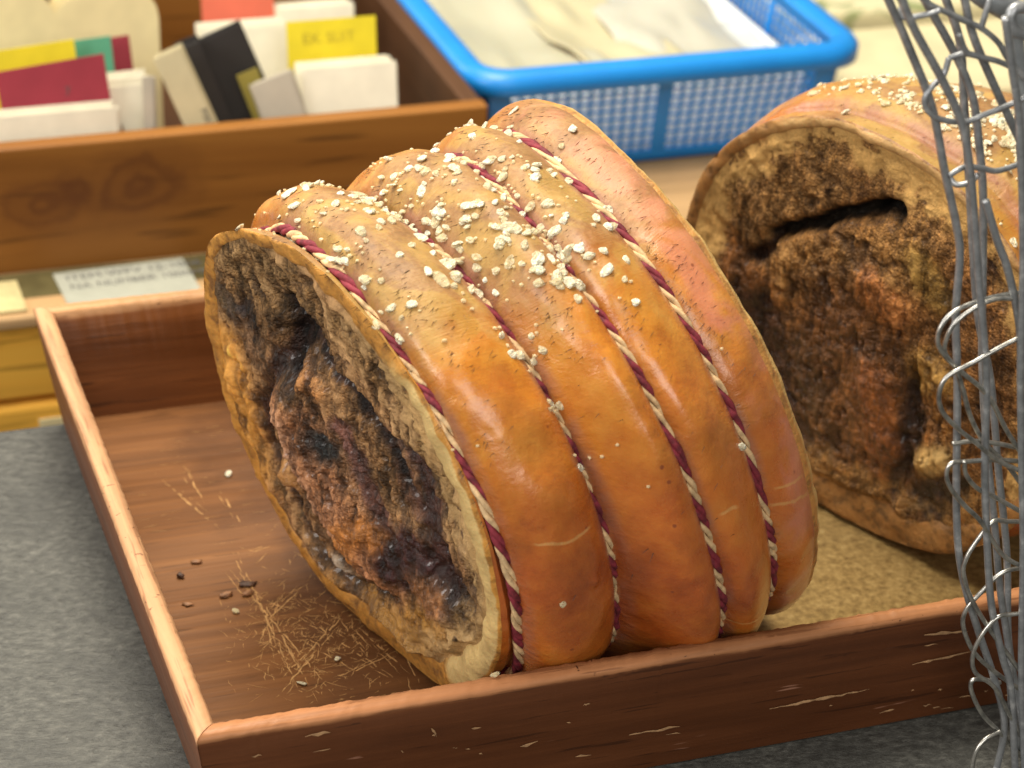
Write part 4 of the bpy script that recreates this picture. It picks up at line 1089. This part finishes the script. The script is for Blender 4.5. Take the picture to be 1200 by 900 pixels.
# label sheet lying on the table
M['label'] = mat_plain('label_paper', (0.36, 0.37, 0.31), 0.6, 0.05)
a = at_z(62, 322, TZ + 0.001); b = at_z(214, 303, TZ + 0.001)
ang = math.atan2(b[1] - a[1], b[0] - a[0]); w = np.linalg.norm(b - a)
lab = link('label_sheet', bm_mesh('label_sheet', box_bm(0, -0.05, 0, w, 0.0, 0.0006, 0)), M['label'])
lab.location = (a[0], a[1] + 0.001, TZ + 0.0005); lab.rotation_euler = (0, 0, ang)
tag(lab, 'pale printed item label lying on the table in front of the card box', 'label')
lettering('ITEM WFV 12-1006', 0.0105, M['ink'], (0.006, -0.012, 0.0008), (0, 0, 0), lab)
lettering('NA NUMBER 1000MM', 0.0095, M['ink'], (0.006, -0.024, 0.0008), (0, 0, 0), lab)
strip = link('plastic_strip', bm_mesh('plastic_strip', box_bm(-0.2, 0.5905, TZ + 0.0002, 0.30, 0.6235, TZ + 0.0004, 0)), mat_plain('olive_plastic', (0.10, 0.085, 0.035), 0.35, 0.3, 30))
tag(strip, 'dark olive strip on the table edge under the printed label', 'strip')
yp = link('paper_slip', bm_mesh('paper_slip', box_bm(-0.09, 0.573, TZ + 0.0008, 0.028, 0.612, TZ + 0.002, 0)), mat_plain('yellow_paper', (0.52, 0.44, 0.22), 0.6, 0.2, 50))
tag(yp, 'crumpled yellowish paper slip on the table edge near the tray corner', 'paper')
p_ = at_y(62, 498, 0.568)
tab = link('paper_tag', bm_mesh('paper_tag', box_bm(p_[0] - 0.008, 0.5692, p_[2] - 0.006, p_[0] + 0.03, 0.5706, p_[2] + 0.004, 0.0003)), P['cream'])
tag(tab, 'little cream tag on the orange drawer front beside the tray', 'tag')

# ------------------------------------------------------------------ the blue basket
k = NT('blue_plastic'); n = k.noise(k.coord(), 40, 3)
M['blue'] = k.out(k.mix(n, (0.008, 0.20, 0.62), (0.012, 0.27, 0.74)), 0.38, None, Subsurface_Weight=0.05)
basket = empty('basket', (0.47, 0.78, TZ), 'bright blue plastic mesh basket full of pale bags beside the card box', 'basket')
bx0, bx1, by0, by1 = 0.352, 0.614, 0.683, 0.905     # top outline of the wall
ix = 0.009                                             # taper towards the bottom
zb, zt = TZ + 0.001, 0.026
def bw(x, y, z):
    f = (z - zb) / (zt - zb); cx, cy = (bx0 + bx1) / 2, (by0 + by1) / 2
    sx = 1 - (1 - f) * ix / ((bx1 - bx0) / 2); sy = 1 - (1 - f) * ix / ((by1 - by0) / 2)
    return (cx + (x - cx) * sx, cy + (y - cy) * sy, z)
def wall_bar(bm, a, b, c, d, th, nrm):
    """flat bar with outer corners a b c d, thickness inward"""
    nrm = Vector(nrm) * th
    o_ = [bm.verts.new(p) for p in (a, b, c, d)]; i_ = [bm.verts.new(Vector(p) + nrm) for p in (a, b, c, d)]
    bm.faces.new(o_); bm.faces.new(i_[::-1])
    for q in range(4): bm.faces.new((o_[q], i_[q], i_[(q + 1) % 4], o_[(q + 1) % 4]))
def side(edge):
    if edge == 0: f = lambda s_, z: bw(bx0 + s_ * (bx1 - bx0), by0, z); nrm = (0, 1, 0); Lx = bx1 - bx0
    if edge == 1: f = lambda s_, z: bw(bx1, by0 + s_ * (by1 - by0), z); nrm = (-1, 0, 0); Lx = by1 - by0
    if edge == 2: f = lambda s_, z: bw(bx1 - s_ * (bx1 - bx0), by1, z); nrm = (0, -1, 0); Lx = bx1 - bx0
    if edge == 3: f = lambda s_, z: bw(bx0, by1 - s_ * (by1 - by0), z); nrm = (1, 0, 0); Lx = by1 - by0
    solid = bmesh.new(); lat = bmesh.new()
    m0, m1 = 0.06, 0.035
    z0, z1 = zb + 0.008, zt - 0.006
    wall_bar(solid, f(0, zb), f(1, zb), f(1, z0), f(0, z0), 0.0022, nrm)
    wall_bar(solid, f(0, z1), f(1, z1), f(1, zt), f(0, zt), 0.0022, nrm)
    for s0, s1 in ((0, m0), (0.5 - m1 / 2, 0.5 + m1 / 2), (1 - m0, 1)):
        wall_bar(solid, f(s0, z0), f(s1, z0), f(s1, z1), f(s0, z1), 0.0022, nrm)
    for s0, s1 in ((m0, 0.5 - m1 / 2), (0.5 + m1 / 2, 1 - m0)):
        nc = max(6, int((s1 - s0) * Lx / 0.0080)); nr_ = 9
        bwid = 0.25
        for i in range(nc + 1):
            c0 = s0 + (s1 - s0) * (i - bwid / 2) / nc; c1 = s0 + (s1 - s0) * (i + bwid / 2) / nc
            wall_bar(lat, f(max(s0, c0), z0), f(min(s1, c1), z0), f(min(s1, c1), z1), f(max(s0, c0), z1), 0.0016, nrm)
        for j in range(1, nr_):
            h0 = z0 + (z1 - z0) * (j - bwid / 2) / nr_; h1 = z0 + (z1 - z0) * (j + bwid / 2) / nr_
            pts = [Vector(f(s0, h0)), Vector(f(s1, h0)), Vector(f(s1, h1)), Vector(f(s0, h1))]
            off = Vector(nrm) * 0.0002
            wall_bar(lat, *[p - off for p in pts], 0.0014, nrm)
    w_ = link('wall_panel', bm_mesh('wall_panel', solid), M['blue'], basket)
    l_ = link('lattice', bm_mesh('lattice', lat), M['blue'], w_); l_['kind'] = 'stuff'
for e_ in range(4): side(e_)
link('base_panel', bm_mesh('base_panel', hexa([bw(bx0, by0, zb), bw(bx1, by0, zb), bw(bx1, by1, zb), bw(bx0, by1, zb), bw(bx0, by0, zb + .002), bw(bx1, by0, zb + .002), bw(bx1, by1, zb + .002), bw(bx0, by1, zb + .002)], 0)), M['blue'], basket)
# rolled rim
path = []
rc = 0.022; x0, x1, y0, y1 = bx0 - 0.004, bx1 + 0.004, by0 - 0.004, by1 + 0.004
for cx, cy, a0 in ((x1 - rc, y1 - rc, 0), (x0 + rc, y1 - rc, 90), (x0 + rc, y0 + rc, 180), (x1 - rc, y0 + rc, 270)):
    for i in range(9):
        a = math.radians(a0 + i * 90 / 8); path.append((cx + rc * math.cos(a), cy + rc * math.sin(a), math.cos(a), math.sin(a)))
prof = [(-0.007, -0.003), (-0.007, 0.003), (-0.003, 0.0065), (0.003, 0.0072), (0.009, 0.0055), (0.0125, 0.001), (0.0125, -0.008), (0.0105, -0.009), (0.010, -0.001), (0.004, 0.003), (-0.003, 0.002)]
V = []
for (x, y, nx, ny) in path:
    for (o_, z_) in prof: V.append((x + nx * o_, y + ny * o_, zt + z_))
n_, m_ = len(path), len(prof)
F = [(i * m_ + j, i * m_ + (j + 1) % m_, ((i + 1) % n_) * m_ + (j + 1) % m_, ((i + 1) % n_) * m_ + j) for i in range(n_) for j in range(m_)]
bmm = bmesh.new(); me_ = mesh('rim', V, F); bmm.from_mesh(me_); bpy.data.meshes.remove(me_)
link('rim', bm_mesh('rim', bmm, True), M['blue'], basket)

# pale bags in the basket
def sheet(name, x0, y0, x1, y1, z, amp, mat, label, cat, seed, yaw=0.0, slope=0.0, thick=0.0012, n_=46, drop=0.0):
    X, Y = np.meshgrid(np.linspace(0, 1, n_), np.linspace(0, 1, n_), indexing='ij')
    cx, cy = (x0 + x1) / 2, (y0 + y1) / 2
    lx = (X - .5) * (x1 - x0); ly = (Y - .5) * (y1 - y0)
    Zv = z + slope * lx + fbm(np.stack([X * 3 + seed, Y * 3, X * 0], -1), 0.8, 2, seed) * amp * 1.3 + np.abs(fbm(np.stack([X * 1.2, Y * 2.5 + seed, X * 0], -1), 0.9, 1, seed + 2)) * amp
    Zv = Zv - drop * (np.abs(X - 0.5) * 2) ** 6
    px_ = cx + lx * math.cos(yaw) - ly * math.sin(yaw); py_ = cy + lx * math.sin(yaw) + ly * math.cos(yaw)
    top = np.stack([px_, py_, Zv], -1).reshape(-1, 3); bot = top - np.array([0, 0, thick])
    V = np.concatenate([top, bot]); N = n_ * n_
    F = grid_faces(n_, n_) + [tuple(q + N for q in f[::-1]) for f in grid_faces(n_, n_)]
    bd = [i * n_ for i in range(n_)] + [(n_ - 1) * n_ + j for j in range(1, n_)] + [i * n_ + n_ - 1 for i in range(n_ - 2, -1, -1)] + [j for j in range(n_ - 2, 0, -1)]
    for i in range(len(bd)):
        a_, b_ = bd[i], bd[(i + 1) % len(bd)]; F.append((a_, b_, b_ + N, a_ + N))
    bmm = bmesh.new(); me_ = mesh('s', V, F); bmm.from_mesh(me_); bpy.data.meshes.remove(me_)
    o = link(name, bm_mesh(name, bmm, True), mat)
    return tag(o, label, cat, 'pale bags in the blue basket')
def mat_bag(name, c, rough=0.35):
    return mat_plain(name, c, rough, 0.05, 12, 0.1, Subsurface_Weight=0.1)
sheet('paper_bag', 0.362, 0.706, 0.452, 0.885, 0.0105, 0.006, mat_bag('bag_cream_grey', (0.484, 0.445, 0.328)), 'greyish cream bag against the card box side of the blue basket', 'bag', 3)
sheet('paper_bag', 0.425, 0.706, 0.50, 0.885, 0.0135, 0.005, mat_bag('bag_yellow', (0.54, 0.47, 0.30)), 'yellowish cream bag in the middle of the blue basket', 'bag', 5, 0.12)
sheet('paper_bag', 0.478, 0.704, 0.568, 0.885, 0.014, 0.006, mat_bag('bag_white', (0.53, 0.491, 0.406)), 'greyish white plastic bag with a crumpled edge in the blue basket', 'bag', 8, -0.05)
sheet('paper_bag', 0.53, 0.706, 0.588, 0.80, 0.004, 0.002, mat_bag('bag_white2', (0.62, 0.62, 0.60)), 'flat white sheet showing below the crumpled bag edge in the blue basket', 'paper', 12)
bb = hexa([(0.37, 0.6955, TZ + 0.006), (0.596, 0.6955, TZ + 0.006), (0.596, 0.88, TZ + 0.006), (0.37, 0.88, TZ + 0.006), (0.366, 0.702, 0.004), (0.600, 0.702, 0.004), (0.600, 0.88, 0.004), (0.366, 0.88, 0.004)], 0.004)
pl = link('bag_bundle', bm_mesh('bag_bundle', bb), mat_bag('bundle_white', (0.92, 0.90, 0.84)))
tag(pl, 'bundle of folded white bags seen through the mesh of the blue basket', 'bag', 'pale bags in the blue basket')

# ------------------------------------------------------------------ packets behind the basket
k = NT('leaf_print'); v = k.coord('Object', (1, 1, 1))
n = k.noise(v, 26, 4, 0.6, 1.2); n2 = k.noise(v, 60, 4)
c = k.mix(k.step(n, 0.56, 0.62, 0, 0.8), (0.72, 0.66, 0.42), k.mix(n2, (0.10, 0.17, 0.06), (0.30, 0.36, 0.14)))
M['packet'] = k.out(c, 0.4)
pk = link('leaf_packet', bm_mesh('leaf_packet', box_bm(0.66, 0.86, TZ + 0.0005, 1.05, 1.3, TZ + 0.03, 0.006, 3)), M['packet'])
tag(pk, 'cream packet printed with green leaves lying beyond the blue basket', 'packet')
pk2 = link('cream_packet', bm_mesh('cream_packet', box_bm(0.64, 0.72, TZ + 0.0005, 1.0, 0.853, TZ + 0.018, 0.004, 3)), mat_plain('cream_packet', (0.72, 0.64, 0.40), 0.45, 0.1, 20))
tag(pk2, 'flat cream packet between the blue basket and the salted roast', 'packet')
